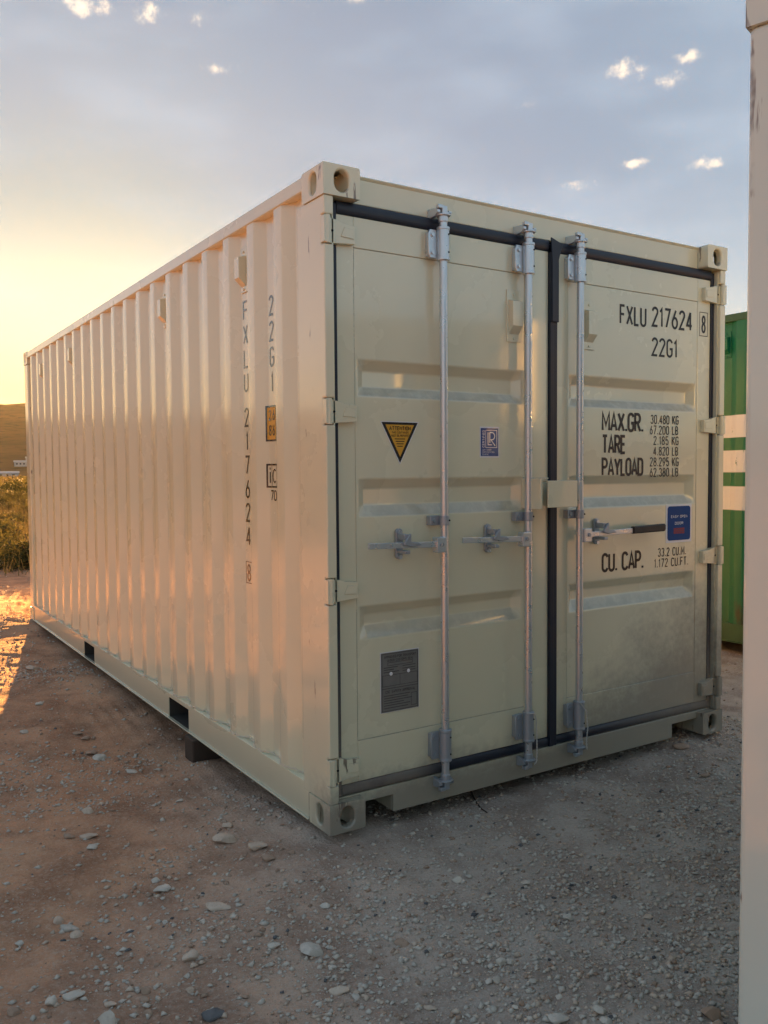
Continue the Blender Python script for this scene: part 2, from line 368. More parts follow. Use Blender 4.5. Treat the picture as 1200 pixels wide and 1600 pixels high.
def text_polys(s, x0, x1, z0, z1, weight=.13, gap=.20):
    """lay a word out between x0..x1, z0..z1 (the stroke stays inside); returns polys, stroke width"""
    h = z1-z0; t = weight*h
    tot = sum(GL[c][0] for c in s)+gap*(len(s)-1)
    sx = (x1-x0-t)/tot; sz = (h-t); x = x0+t/2; out = []
    for c in s:
        w, pl = GL[c]
        for pts, cl in pl: out.append(([(x+p[0]*sx, z0+t/2+p[1]*sz) for p in pts], cl))
        x += (w+gap)*sx
    return out, t
def door_text(mb, s, x0, x1, z0, z1, y=.0470, weight=.13, gap=.20):
    pl, t = text_polys(s, x0, x1, z0, z1, weight, gap)
    strokes(mb, pl, t, lambda a, b, l: (a, y-l, b))
def rect_poly(x0, x1, z0, z1): return [(x0, z0), (x1, z0), (x1, z1), (x0, z1)]

# ------------------------------------------------------------------ the container
LEN, WID, HGT = 6.058, 2.438, 2.591
RIBS = [0.453+.2795*k for k in range(20)]       # far edge of each outer flat on the long side
P_OUT, P_SL, P_DEP = .072, .065, .036
def side_profile(y0, y1):
    """(y, depth) corner points along the long wall from the door post to the rear post"""
    pts = [(y0, P_DEP)]
    for e in RIBS:
        pts += [(e-P_OUT-P_SL, P_DEP), (e-P_OUT, 0.0), (e, 0.0), (e+P_SL, P_DEP)]
    pts.append((y1, P_DEP)); return pts
def wall_sheet(mb, prof, fn, z0, z1, thick=.002):
    o = len(mb.v)
    for (s, dep) in prof:
        mb.v.append(fn(s, dep, z0)); mb.v.append(fn(s, dep, z1))
    n = len(prof)
    for i in range(n-1): mb.f.append((o+2*i, o+2*i+2, o+2*i+3, o+2*i+1))
def round_sheet(prof, rr=.007, n=3):
    """round the folds of a pressed sheet"""
    out = [prof[0]]
    for i in range(1, len(prof)-1):
        p = Vector(prof[i]); a = Vector(prof[i-1])-p; b = Vector(prof[i+1])-p
        k = min(rr, a.length*.4, b.length*.4); a = p+a.normalized()*k; b = p+b.normalized()*k
        for j in range(n+1):
            t = j/n; out.append(tuple(a*(1-t)**2+p*2*t*(1-t)+b*t*t))
    out.append(prof[-1]); return out
def casting(parent, mat, sx, sy, sz):
    """corner casting with oval holes in its end and side faces"""
    w, l, h = .162, .178, .118
    ox, oy, oz = (0 if sx < 0 else WID), (0 if sy < 0 else LEN), (0 if sz < 0 else HGT)
    T = lambda a, b, c: (ox-sx*a, oy-sy*b, oz-sz*c)      # a,b,c inward from the outer corner
    mb = MB()
    quad = lambda *p: mb.add([T(*x) for x in p], [(0, 1, 2, 3)])
    def holed(face, wd, hh, hw, ht):                     # rectangular face with a stadium hole, plus the bore
        n = 32; out = []; inn = []
        for i in range(n):
            t = 2*math.pi*i/n+math.pi/n; c, s_ = math.cos(t), math.sin(t)
            k = min((wd/2)/max(1e-6, abs(c)), (hh/2)/max(1e-6, abs(s_))); out.append((wd/2+c*k, hh/2+s_*k))
            rr = hw/2; st = ht/2-rr
            inn.append((wd/2+rr*c, hh/2+rr*s_+(st if s_ > 0 else -st)))
        for cx, cy in ((0, 0), (wd, 0), (wd, hh), (0, hh)):   # snap to the true corners
            j = min(range(n), key=lambda i: (out[i][0]-cx)**2+(out[i][1]-cy)**2); out[j] = (cx, cy)
        vs = [T(*face(p, 0)) for p in out]+[T(*face(p, .0)) for p in inn]+[T(*face(p, .03)) for p in inn]
        fs = []
        for i in range(n):
            j = (i+1) % n; fs += [(i, j, n+j, n+i), (n+i, n+j, 2*n+j, 2*n+i)]
        mb.add(vs, fs)
    holed(lambda p, dpt: (p[0], dpt, p[1]), w, h, .062, .082)
    holed(lambda p, dpt: (dpt, p[0], p[1]), l, h, .056, .082)
    quad((0, 0, 0), (w, 0, 0), (w, l, 0), (0, l, 0)); quad((0, 0, h), (w, 0, h), (w, l, h), (0, l, h))
    quad((w, 0, 0), (w, l, 0), (w, l, h), (w, 0, h)); quad((0, l, 0), (w, l, 0), (w, l, h), (0, l, h))
    # bore floor so the hole reads as a hollow pocket
    quad((.11, .10, .01), (.11, .10, h-.01), (.005, .10, h-.01), (.005, .10, .01)); quad((.11, .10, .01), (.11, .10, h-.01), (.11, .005, h-.01), (.11, .005, .01))
    o = mb.build('corner_casting', mat, parent)
    bm = bmesh.new(); bm.from_mesh(o.data); bmesh.ops.remove_doubles(bm, verts=bm.verts, dist=1e-5)
    bmesh.ops.recalc_face_normals(bm, faces=bm.faces); bm.to_mesh(o.data); bm.free()
    m = o.modifiers.new('bevel', 'BEVEL'); m.width = .010; m.segments = 3; m.limit_method = 'ANGLE'; m.angle_limit = R(60)
    return o
HZ = [(2.345, .098), (1.655, .092), (.958, .092), (.245, .098)]        # hinge heights and sizes
def make_body(root):
    ZB, ZT = .118, HGT-.118
    for sx in (-1, 1):                                  # door-end posts, cut out behind each hinge
        pts = [(.005, ZB)]
        for z, h in sorted(HZ): pts += [(.005, z-h/2-.006), (.030, z-h/2-.006), (.030, z+h/2+.006), (.005, z+h/2+.006)]
        pts += [(.005, ZT), (.228, ZT), (.228, ZB)]
        fx = (lambda p, a: (a, p[0], p[1])) if sx < 0 else (lambda p, a: (WID-a, p[0], p[1]))
        mb = MB(); mb.prism(pts, fx, .004, .046); mb.build('corner_post', M_POST, root, bevel=.006, seg=3)
    for sx in (-1, 1):
        mb = MB(); x0, x1 = (.004, .150) if sx < 0 else (WID-.150, WID-.004)
        mb.box(x0, x1, LEN-.165, LEN-.005, ZB, ZT); mb.build('corner_post', M_POST, root, bevel=.012, seg=3)
    for sx in (-1, 1):
        for sy in (-1, 1):
            for sz in (-1, 1): casting(root, M_CAST, sx, sy, sz)
    for sx in (-1, 1):
        fx = (lambda s, dep, z: (.008+dep, s, z)) if sx < 0 else (lambda s, dep, z: (WID-.008-dep, s, z))
        mb = MB(); wall_sheet(mb, round_sheet(side_profile(.2275, LEN-.1655)), fx, .150, 2.532)
        o = mb.build('side_wall', M_TAN, root, fix=False); smooth_by_angle(o, 40)
    for sx in (-1, 1):                                  # top rails
        mb = MB(); x0, x1 = (.003, .063) if sx < 0 else (WID-.063, WID-.003)
        mb.box(x0, x1, .1785, LEN-.1785, 2.527, 2.585); mb.build('top_rail', M_TAN, root, bevel=.005)
    pockets = [(1.597, 1.926), (3.611, 3.922)]
    for sx in (-1, 1):                                  # bottom rails with fork pockets
        prof = [(.1785, .012), (pockets[0][0], .012), (pockets[0][0], .128), (pockets[0][1], .128), (pockets[0][1], .012), (pockets[1][0], .012), (pockets[1][0], .128), (pockets[1][1], .128), (pockets[1][1], .012), (LEN-.1785, .012), (LEN-.1785, .152), (.1785, .152)]
        fx = (lambda p, a: (a, p[0], p[1])) if sx < 0 else (lambda p, a: (WID-a, p[0], p[1]))
        mb = MB(); mb.prism(prof, fx, .005, .011)
        x0, x1 = (.0112, .055) if sx < 0 else (WID-.055, WID-.0112)
        mb.box(x0, x1, .1785, LEN-.1785, .1445, .152)
        lo, hi = (-.006, .050) if sx < 0 else (WID-.050, WID+.006)
        for a, b in ((.1785, pockets[0][0]), (pockets[0][1], pockets[1][0]), (pockets[1][1], LEN-.1785)): mb.box(lo, hi, a, b, .005, .0118)
        for a, b in pockets: mb.box(lo, hi, a, b, .0055, .0118)
        mb.build('bottom_rail', M_TAN, root, bevel=.002)
        g0, g1 = (.0115, 1.2) if sx < 0 else (1.24, WID-.0115)
        for a, b in pockets:
            mb = MB(); mb.box(g0, g1, a-.004, a, .013, .128); mb.box(g0, g1, b, b+.004, .013, .128); mb.box(g0, g1, a, b, .0125, .016); mb.box(g0, g1, a, b, .1285, .132)
            mb.build('fork_pocket', M_UNDER, root)
    mb = MB(); mb.box(.06, WID-.06, .10, LEN-.02, .134, .144); mb.build('floor', M_UNDER, root)
    mb = MB()
    for k in range(15):
        y = .45+k*.36
        if any(a-.05 < y < b+.05 for a, b in pockets): continue
        mb = MB(); mb.box(.058, WID-.058, y, y+.006, .02, .1335); mb.box(.058, WID-.058, y+.0062, y+.045, .02, .026)
        mb.build('cross_member', M_UNDER, root)
    # front end wall, rails and roof
    prof = [(.1505, P_DEP)]; x = .21
    while x+.25 < WID-.16:
        prof += [(x, P_DEP), (x+.06, 0), (x+.15, 0), (x+.21, P_DEP)]; x += .26
    prof.append((WID-.1505, P_DEP))
    mb = MB(); wall_sheet(mb, round_sheet(prof), lambda s, dep, z: (s, LEN-.012-dep, z), .150, 2.532); o = mb.build('end_wall', M_TAN, root); smooth_by_angle(o, 40)
    mb = MB(); mb.box(.1625, WID-.1625, LEN-.07, LEN-.006, 2.527, 2.585); mb.build('end_rail', M_TAN, root, bevel=.005)
    mb = MB(); mb.box(.1625, WID-.1625, LEN-.07, LEN-.006, .012, .1505); mb.build('end_rail', M_TAN, root, bevel=.005)
    prof = [(.08, .012)]; y = .25
    while y+.2 < LEN-.1:
        prof += [(y, .012), (y+.04, 0), (y+.12, 0), (y+.16, .012)]; y += .209
    prof.append((LEN-.075, .012))
    mb = MB(); wall_sheet(mb, prof, lambda s, dep, x: (x, s, 2.583-dep), .064, WID-.064); mb.build('roof', M_TAN, root)
    # door end frame
    mb = MB(); mb.prism([(.062, 2.476), (.062, 2.572), (.055, 2.581), (.055, 2.586), (.10, 2.586), (.10, 2.476)], lambda p, a: (a, p[0], p[1]), .1625, WID-.1625)
    mb.build('door_header', M_TAN, root, bevel=.003)
    mb = MB()
    poly = [(.1625, .085), (.322, .085), (.322, .012), (2.075, .012), (2.075, .085), (WID-.1625, .085), (WID-.1625, .126), (.1625, .126)]
    mb.prism(poly, lambda p, y: (p[0], y, p[1]), .040, .052)
    mb.box(.1625, WID-.1625, .0522, .11, .1185, .126)
    mb.box(.0465, .1622, .040, .11, .1182, .126); mb.box(WID-.1622, WID-.0465, .040, .11, .1182, .126)
    mb.box(.322, .330, .0522, .20, .014, .118); mb.box(2.067, 2.075, .0522, .20, .014, .118)
    mb.build('door_sill', M_TAN, root, bevel=.003)
    # inner door jamb strip next to each post
    for sx in (-1, 1):
        x0, x1 = (.0462, .052) if sx < 0 else (WID-.052, WID-.0462)
        mb = MB(); mb.box(x0, x1, .020, .11, .127, 2.459); mb.build('door_jamb', M_POST, root)

BANDS = [(1.868, 1.826, 1.764, 1.722), (1.394, 1.352, 1.288, 1.240), (.882, .842, .800, .746)]
def band_depth(z):
    for t0, t1, b1, b0 in BANDS:
        if b0 <= z <= t0:
            if z >= t1: return (t0-z)/(t0-t1)
            if z <= b1: return (z-b0)/(b1-b0)
            return 1.0
    return 0.0
def make_door(root, left, detail=True):
    FY = .045
    if left: x0, xa, xb, x1 = .078, .158, 1.047, 1.192
    else: x0, xa, xb, x1 = 1.240, 1.317, 2.256, 2.360
    Zb, Zt, ZA, ZB = .172, 2.420, .340, 2.299
    mb = MB()
    mb.box(x0, xa-.0015, FY, .095, Zb, Zt); mb.box(xb+.0015, x1, FY, .095, Zb, Zt)
    mb.box(xa-.0013, xb+.0013, FY, .095, Zb, ZA-.0015); mb.box(xa-.0013, xb+.0013, FY, .095, ZB+.0015, Zt)
    door = mb.build('door', M_TAN, root, bevel=.003)
    # pressed panel with three horizontal swages
    zs = sorted({ZA, ZB, *[z for b in BANDS for z in b]}|{b[i]+s*.006 for b in BANDS for i in (0, 1, 2, 3) for s in (-1, 1)})
    xs = [xa, xa+.012, xa+.018, xa+.050, xa+.056] + [xb-.056, xb-.050, xb-.018, xb-.012, xb]
    if True:
        def inx(x): return max(0, min(1, (x-xa-.012)/.044, (xb-.012-x)/.044))
        def ss(t): return t
        mb = MB()
        for z in zs:
            for x in xs: mb.v.append((x, .0477+.034*min(inx(x), band_depth(z)), z))
        nx = len(xs)
        for i in range(len(zs)-1):
            for j in range(nx-1): mb.f.append((i*nx+j, i*nx+j+1, (i+1)*nx+j+1, (i+1)*nx+j))
        p = mb.build('door_panel', M_TAN, door); smooth_by_angle(p, 60)
    # rubber gasket: closed strip round the door, lip proud of the frame
    mb = MB()
    hx0, hx1 = (.0525, .0775) if left else (2.3605, WID-.0525)
    mb.box(hx0, hx1, .040, .09, .128, 2.459)
    a, b = (.0778, 1.1925) if left else (1.2398, 2.3602)
    for z0, z1 in ((2.4205, 2.4702), (.1275, .1715)):
        zc = (z0+z1)/2; hh = (z1-z0)/2
        prof = [(.036+.012*(1-math.cos(t)), zc+hh*math.sin(t)) for t in [R(x) for x in range(-80, 81, 20)]]+[(.085, z1), (.085, z0)]
        mb.prism(prof, lambda p, x: (x, p[0], p[1]), a, b)
    mb.box(*((.163, 1.1925) if left else (1.2398, WID-.163)), .060, .099, 2.4706, 2.4757)
    if left: mb.box(1.1927, 1.216, .030, .09, .128, 2.415)
    else:
        mb.box(1.2165, 1.2395, .033, .09, .128, 2.459)
        mb.prism([(1.190, 2.480), (1.262, 2.456), (1.238, 2.385), (1.238, 2.10), (1.196, 2.10), (1.196, 2.37)], lambda p, y: (p[0], y, p[1]), .021, .0295)
    g = mb.build('gasket', M_RUB, door, bevel=.003)
    # hinges
    for z, h in HZ:
        mb = MB(); S = (lambda x: x) if left else (lambda x: WID-x)
        poly = [(.030, z-h/2), (.030, z+h/2), (.075, z+h*.44), (.092, z+h*.36), (.150, z+h*.30), (.150, z-h*.40), (.075, z-h*.46)]
        mb.prism([(S(p[0]), p[1]) for p in poly], lambda p, y: (p[0], y, p[1]), .020, .0445)
        mb.prism([(S(.085), z-h*.18), (S(.10), z+h*.20), (S(.143), z+h*.15), (S(.143), z-h*.22)], lambda p, y: (p[0], y, p[1]), .0165, .0199)
        mb.box(*sorted((S(.002), S(.030))), .000, .0285, z-h/2-.001, z+h/2+.001)
        mb.cyl((S(.020), .010, z-h/2-.004), (S(.020), .010, z+h/2+.004), .0125, n=16)
        mb.build('hinge', M_POST, door, bevel=.003)
        mb = MB(); mb.cyl((S(.048), .0185, z), (S(.048), .0215, z), .005, n=8); mb.build('hinge_hole', M_BOLT, door)
    return door
ROD_R = .0168
def make_rod(door, x, side, grip=False, low_mat=None):
    """one locking rod with its cams, guide brackets and handle; side -1: handle to the left"""
    Y0 = -.002
    mb = MB(); mb.cyl((x, Y0, .115), (x, Y0, 2.475), ROD_R, n=20); rod = mb.build('lock_rod', M_GALV, door); smooth_by_angle(rod)
    for top in (True, False):
        m = M_GALV if top else M_DULL
        zc = 2.357 if top else .262; zz0, zz1 = zc-.062, zc+.062
        mb = MB(); mb.cyl((x, Y0, zz0), (x, Y0, zz1), .0255, n=20)
        for z in (zz0, zz1): mb.cyl((x, Y0, z-.006), (x, Y0, z+.006), .0275, n=20)
        mb.box(x-.058, x-.012, .028, .0445, zz0+.012, zz1-.012)
        mb.prism([(x-.064, zz0+.02), (x-.064, zz1-.02), (x-.056, zz1-.004), (x-.022, zz1-.004), (x-.022, zz0+.004), (x-.056, zz0+.004)], lambda p, y: (p[0], y, p[1]), .012, .0275)
        o = mb.build('rod_bracket', m, door, bevel=.002); smooth_by_angle(o, 40)
        for z in (zz0+.026, zz1-.026):
            mb = MB(); mb.cyl((x-.044, .0055, z), (x-.044, .0125, z), .0085, .007, n=8); mb.build('bracket_bolt', m, door)
            mb = MB(); mb.cyl((x+.010, Y0-.0255, z), (x+.010, Y0-.022, z), .004, n=8); mb.build('bracket_hole', M_BOLT, door)
        # cam on the rod end and its keeper on the frame
        s = 1 if top else -1; zc = 2.485 if top else .098
        mb = MB(); mb.cyl((x, Y0, zc-s*.040), (x, Y0, zc-s*.012), .0205, n=16); mb.cyl((x, Y0, zc-s*.016), (x, Y0, zc-s*.008), .030, n=16)
        mb.box(x-.013, x+.013, Y0-.014, Y0+.020, *sorted((zc-s*.008, zc+s*.026)))
        mb.box(x-.035, x-.010, Y0-.016, Y0+.006, *sorted((zc+s*.012, zc+s*.028)))
        mb.box(x+.010, x+.037, Y0-.010, Y0+.012, *sorted((zc-s*.008, zc+s*.004)))
        o = mb.build('rod_cam', M_GALV if top else M_DULL, door, bevel=.003)
        fy = .0615 if top else .0395
        for dx, a in ((-.036, .0), (.022, .0)):
            mb = MB(); mb.prism([(fy, zc-.020), (fy, zc+.022), (Y0+.016, zc+.018), (Y0-.010, zc+.008), (Y0-.010, zc-.004), (Y0+.012, zc-.016)], lambda p, q: (q, p[0], p[1]), x+dx, x+dx+.015)
            mb.build('cam_keeper', M_GALV if top else M_DULL, door, bevel=.002)
    # middle guide
    mb = MB(); mb.cyl((x, Y0, 1.196), (x, Y0, 1.236), .0215, n=18); mb.box(x-.060, x-.010, .014, .0445, 1.196, 1.236)
    o = mb.build('rod_bracket', M_DULL, door, bevel=.002); smooth_by_angle(o, 40)
    mb = MB(); mb.cyl((x-.042, .0085, 1.216), (x-.042, .0145, 1.216), .009, n=8); mb.build('bracket_bolt', M_DULL, door)
    mb = MB(); mb.cyl((x+.012, Y0-.0215, 1.216), (x+.012, Y0-.017, 1.216), .004, n=8); mb.build('bracket_hole', M_BOLT, door)
    # handle hub, bar, keeper
    zh = 1.118; S = lambda a: x+side*a
    mb = MB(); mb.box(*sorted((S(.006), S(.056))), -.030, .010, zh-.034, zh+.030); mb.build('handle_hub', M_GALV, door, bevel=.004)
    mb = MB(); mb.cyl((S(.034), -.036, zh), (S(.034), -.0298, zh), .0085, n=8); mb.build('hub_bolt', M_DULL, door)
    hl = .385 if side < 0 else .56
    mb = MB(); rise = .010
    kx = .205 if side < 0 else .165
    if grip: kx = .150
    mb.prism([(S(.050), zh-.012), (S(.050), zh+.013), (S(hl), zh+rise+.012), (S(hl), zh+rise-.012)], lambda p, y: (p[0], y, p[1]), -.020, -.011)
    mb.build('handle', M_GALV, door, bevel=.002)
    if grip:
        mb = MB(); mb.prism([(S(.345), zh-.010), (S(.345), zh+.026), (S(.575), zh+.031), (S(.582), zh+.024), (S(.582), zh+.002), (S(.575), zh-.007)], lambda p, y: (p[0], y, p[1]), -.028, -.004)
        mb.build('handle_grip', M_BLACK, door, bevel=.006, seg=3)
    mb = MB(); kxx = S(kx)
    st = [(kxx+.017*math.cos(t), zh+.008+.046*(1 if math.sin(t) >= 0 else -1)+.017*math.sin(t)) for t in [2*math.pi*(i+.5)/20 for i in range(20)]]
    mb.prism(st, lambda p, y: (p[0], y, p[1]), .030, .0445)
    mb.prism([(kxx-.017, zh+.016), (kxx+.010, zh+.052), (kxx+.016, zh+.052), (kxx+.016, zh+.020), (kxx+.050, zh+.016), (kxx+.070, zh+.004), (kxx+.020, zh-.002), (kxx-.017, zh+.006)], lambda p, y: (p[0], y, p[1]), -.034, -.0215)
    mb.box(kxx-.013, kxx+.013, -.030, .0299, zh-.030, zh-.016); mb.box(kxx-.010, kxx+.012, -.0205, .0299, zh+.026, zh+.050)
    mb.build('handle_keeper', M_DULL, door, bevel=.003)
    for dz in (-.046, .054):
        mb = MB(); mb.cyl((kxx, .022, zh+dz), (kxx, .0302, zh+dz), .0095, n=8); mb.build('keeper_bolt', M_GALV, door)
    return rod
def vent(parent, fn, mat, s=1.0):
    """louvred air vent: flat flange and a bevelled hood; fn(a, out, z): a along the wall, out away from it"""
    w, h = .040*s, .115*s
    mb = MB()
    def pz(pts, o0, o1): mb.prism(pts, lambda p, o: fn(p[0], o, p[1]), o0, o1)
    pz([(-w, -h), (w, -h), (w, h), (-w, h)], 0, .005)
    hw, t, b = w*.72, h*.62, -h*.40
    vs = [fn(-hw, .0052, t), fn(hw, .0052, t), fn(-hw, .034, t-.01), fn(hw, .034, t-.01), fn(-hw, .034, b), fn(hw, .034, b), fn(-hw, .0052, b-.034), fn(hw, .0052, b-.034)]
    mb.add(vs, [(0, 1, 3, 2), (2, 3, 5, 4), (4, 5, 7, 6), (0, 2, 4, 6), (1, 7, 5, 3)])
    o = mb.build('vent', mat, parent, bevel=.0015)
    for z in (h*.82, -h*.86):
        m2 = MB(); m2.cyl(fn(0, .0052, z), fn(0, .0095, z), .006, n=6); m2.build('vent_rivet', mat, parent)
    return o

root = empty('shipping_container')
tag(root, 'beige shipping container with latched doors and lettered corrugated side, standing on gravel', 'shipping container', 'shipping containers in the yard')
make_body(root)
dl = make_door(root, True); dr = make_door(root, False)
make_rod(dl, .560, -1); make_rod(dl, 1.030, -1); make_rod(dr, 1.350, 1, grip=True)
# lock box over the centre joint
mb = MB(); mb.prism([(1.030, 1.250), (1.030, 1.386), (1.040, 1.390), (1.078, 1.390), (1.078, 1.384), (1.042, 1.384), (1.042, 1.250)], lambda p, y: (p[0], y, p[1]), -.080, .0445); mb.build('lock_box', M_TAN, dl, bevel=.002)
mb = MB(); mb.box(1.070, 1.252, -.084, -.080, 1.256, 1.376); mb.box(1.070, 1.252, -.0798, .0, 1.3715, 1.376); mb.box(1.248, 1.252, -.0798, .0445, 1.256, 1.3713); mb.box(1.19, 1.2478, -.0798, .0, 1.256, 1.260); mb.build('lock_box', M_TAN, dr, bevel=.003)
vent(dl, lambda a, o, z: (.982+a, .0472-o, 2.108+z), M_TAN); vent(dr, lambda a, o, z: (1.452+a, .0472-o, 2.108+z), M_TAN)
# twisted seal wires hanging at the foot of two rods
def wire(door, x, pts):
    P = []; pts = [Vector(p) for p in pts]
    for a, b in zip(pts[:-1], pts[1:]):
        m = max(2, int((b-a).length/.004)); P += [a.lerp(b, i/m) for i in range(m)]
    mb = MB()
    for ph in (0, math.pi):
        mb.tube([p+Vector((.0022*math.cos(i*.9+ph), .0022*math.sin(i*.9+ph), 0)) for i, p in enumerate(P)], .0016, 5)
    o = mb.build('tie_wire', M_WIRE, door); smooth_by_angle(o, 80)
wire(dl, 1.03, [(1.006, -.016, .330), (1.035, -.034, .327), (1.058, -.016, .315), (1.062, -.020, .280), (1.064, -.022, .215), (1.066, -.020, .150), (1.062, -.022, .100), (1.046, -.022, .085)])
wire(dr, 1.35, [(1.322, -.016, .345), (1.330, -.034, .326), (1.365, -.036, .285), (1.382, -.020, .262), (1.384, -.026, .200), (1.380, -.022, .140), (1.386, -.02, .092)])

# lettering on the right door, extents projected from image pixels onto the door plane
def door_line(s, *a, **k):
    mb = MB(); door_text(mb, s, *a, **k); mb.build('lettering', M_INK, dr, fix=False)
for s, a, b, z0, z1 in [('FXLU',1.667,1.861,2.132,2.231),('217624',1.901,2.216,2.140,2.243),('22G1',1.901,2.100,1.993,2.089)]: door_line(s, a, b, z0, z1, weight=.125, gap=.22)
mb = MB(); door_text(mb, '8', 2.287, 2.323, 2.138, 2.232, y=.0443, weight=.13)
mb.build('lettering', M_INK, dr, fix=False); mb = MB()
strokes(mb, [(rect_poly(2.273, 2.337, 2.124, 2.247), 1)], .004, lambda a, b, l: (a, .0443-l, b)); mb.build('lettering', M_INK, dr, fix=False)
for s, a, b, z0, z1 in [('MAX.GR.',1.546,1.846,1.607,1.705),('TARE',1.547,1.717,1.498,1.594),('PAYLOAD',1.547,1.845,1.390,1.482),('CU. CAP.',1.550,1.854,.920,1.016)]: door_line(s, a, b, z0, z1, weight=.15, gap=.16)
for s, a, b, z0, z1 in [('30.480 KG',1.897,2.113,1.652,1.699),('67.200 LB',1.892,2.110,1.599,1.645),('2.185 KG',1.921,2.114,1.546,1.592),('4.820 LB',1.920,2.111,1.492,1.538),('28.295 KG',1.894,2.116,1.437,1.484),('62.380 LB',1.894,2.113,1.384,1.430),('33.2 CU.M.',1.960,2.182,.972,1.018),('1.172 CU.FT.',1.933,2.200,.917,.963)]: door_line(s, a, b, z0, z1, weight=.12, gap=.24)
def plate(parent, name, poly, mat, y, t=.0008, bev=0):
    mb = MB(); mb.prism(poly, lambda p, q: (p[0], q, p[1]), y-t, y); return mb.build(name, mat, parent, bevel=bev)
def prints(parent, name, mat, items, y, boxes=()):
    mb = MB()
    for s, a, b, z0, z1, wt in items: door_text(mb, s, a, b, z0, z1, y=y, weight=wt, gap=.18)
    for bx, w in boxes: strokes(mb, [bx], w, lambda a, b, l: (a, y-l, b))
    return mb.build(name, mat, parent, fix=False)
# ATTENTION triangle
def tri(x0, x1, zt, zb): return [(x0, zt), ((x0+x1)/2, zb), (x1, zt)]
PY = .0470
plate(dl, 'warning_decal', tri(.276, .465, 1.626, 1.450), M_WHITE, PY)
plate(dl, 'warning_decal', tri(.281, .460, 1.623, 1.457), M_INK, PY-.0009, .0003)
plate(dl, 'warning_decal', tri(.300, .441, 1.613, 1.482), M_YEL, PY-.0013, .0003)
prints(dl, 'decal_lettering', M_INK, [('ATTENTION', .318, .423, 1.590, 1.607, .17), ('THIS CONTAINER', .330, .411, 1.577, 1.586, .13), ('MUST BE REPAIRED', .326, .415, 1.564, 1.573, .13)], PY-.0018,
       [(([(.345+.006*k, z), (.396-.006*k, z)]), w) if False else (([(.345+.004*k, z), (.396-.004*k, z)], 0), .0035) for k, (z, w) in enumerate([(1.555, 1), (1.545, 1), (1.535, 1), (1.525, 1)])])
# blue certification decal
plate(dl, 'certification_decal', rect_poly(.790, .900, 1.480, 1.615), M_WHITE, PY)
plate(dl, 'certification_decal', rect_poly(.795, .895, 1.486, 1.609), M_BLUE, PY-.0009, .0003)
mb = MB(); yy = PY-.0014
F = lambda a, b, l: (a, yy-l, b)
strokes(mb, [(rect_poly(.823, .886, 1.524, 1.599), 1)], .0028, F)
strokes(mb, [([(.836, 1.590), (.836, 1.536), (.858, 1.536)], 0), ([(.846, 1.590), (.858, 1.590)]+arc(.858, 1.574, .016, .016, 90, -90, 8)[1:]+[(.852, 1.558), (.876, 1.532)], 0), ([(.846, 1.590), (.846, 1.545)], 0)], .0042, F)
pl, t_ = text_polys('CERTIFIED', 0, .075, 0, .013, .17, .2)
strokes(mb, pl, t_, lambda a, b, l: (.8165-b, yy-l, 1.524+a))
for s, a, b, z0 in (('CONTAINER', .803, .853, 1.510), ('CERTIFICATION', .803, .870, 1.500), ('SCHEME', .803, .838, 1.490)):
    pl, t_ = text_polys(s, a, b, z0, z0+.0075, .14, .2); strokes(mb, pl, t_, F)
mb.build('decal_lettering', M_WHITE, dl, fix=False)
# riveted data plate
plate(dl, 'data_plate', rect_poly(.2655, .459, .430, .682), M_WHITE, PY, .0010)
plate(dl, 'data_plate', rect_poly(.269, .456, .432, .679), M_PLATE, PY-.0011, .0012)
yy = PY-.0028
bx = [((rect_poly(.274, .451, .437, .674), 1), .0025), ((rect_poly(.302, .425, .625, .637), 1), .002), ((rect_poly(.276, .449, .540, .585), 1), .002), (([(.362, .540), (.362, .585)], 0), .002), (([(.272, .530), (.453, .530)], 0), .0025)]
bx += [(([(.282, z), (.282+w, z)], 0), .0032) for z, w in [(.617, .07), (.608, .05), (.598, .075), (.500, .13), (.490, .12), (.480, .14), (.470, .10), (.460, .13), (.449, .12)]]
bx += [(([(.375, z), (.44, z)], 0), .003) for z in (.617, .606, .596)]+[((rect_poly(.418, .446, .446, .498), 1), .002)]
prints(dl, 'plate_lettering', M_PLATE2, [('APPROVED FOR TRANSPORT', .284, .442, .656, .667, .17), ('UNDER CUSTOMS SEAL', .299, .428, .641, .651, .17), ('CSC SAFETY APPROVAL', .290, .436, .510, .522, .17)], yy, bx)
for x, z in ((.318, .590), (.405, .592)):
    mb = MB(); mb.cyl((x, PY-.0055, z), (x, PY-.0024, z), .006, .008, n=10); mb.build('plate_rivet', M_WHITE, dl)
# EASY OPEN DOOR decal
plate(dr, 'door_decal', rect_poly(2.020, 2.224, 1.040, 1.240), M_WHITE, PY)
cr = []
for cx, cz, a0 in ((2.198, 1.214, 0), (2.048, 1.214, 90), (2.048, 1.068, 180), (2.198, 1.068, 270)): cr += arc(cx, cz, .016, .016, a0, a0+90, 5)
plate(dr, 'door_decal', cr, M_NAVY, PY-.0009, .0003)
prints(dr, 'decal_lettering', M_WHITE, [('EASY OPEN', 2.060, 2.186, 1.169, 1.183, .17), ('DOOR', 2.090, 2.156, 1.134, 1.148, .17)], PY-.0014)
mb = MB()
for i in range(4):
    for j in range(3): mb.box(2.081+i*.0215, 2.101+i*.0215, PY-.0018, PY-.0013, 1.086+j*.0105, 1.095+j*.0105)
mb.build('decal_emblem', M_RED, dr)
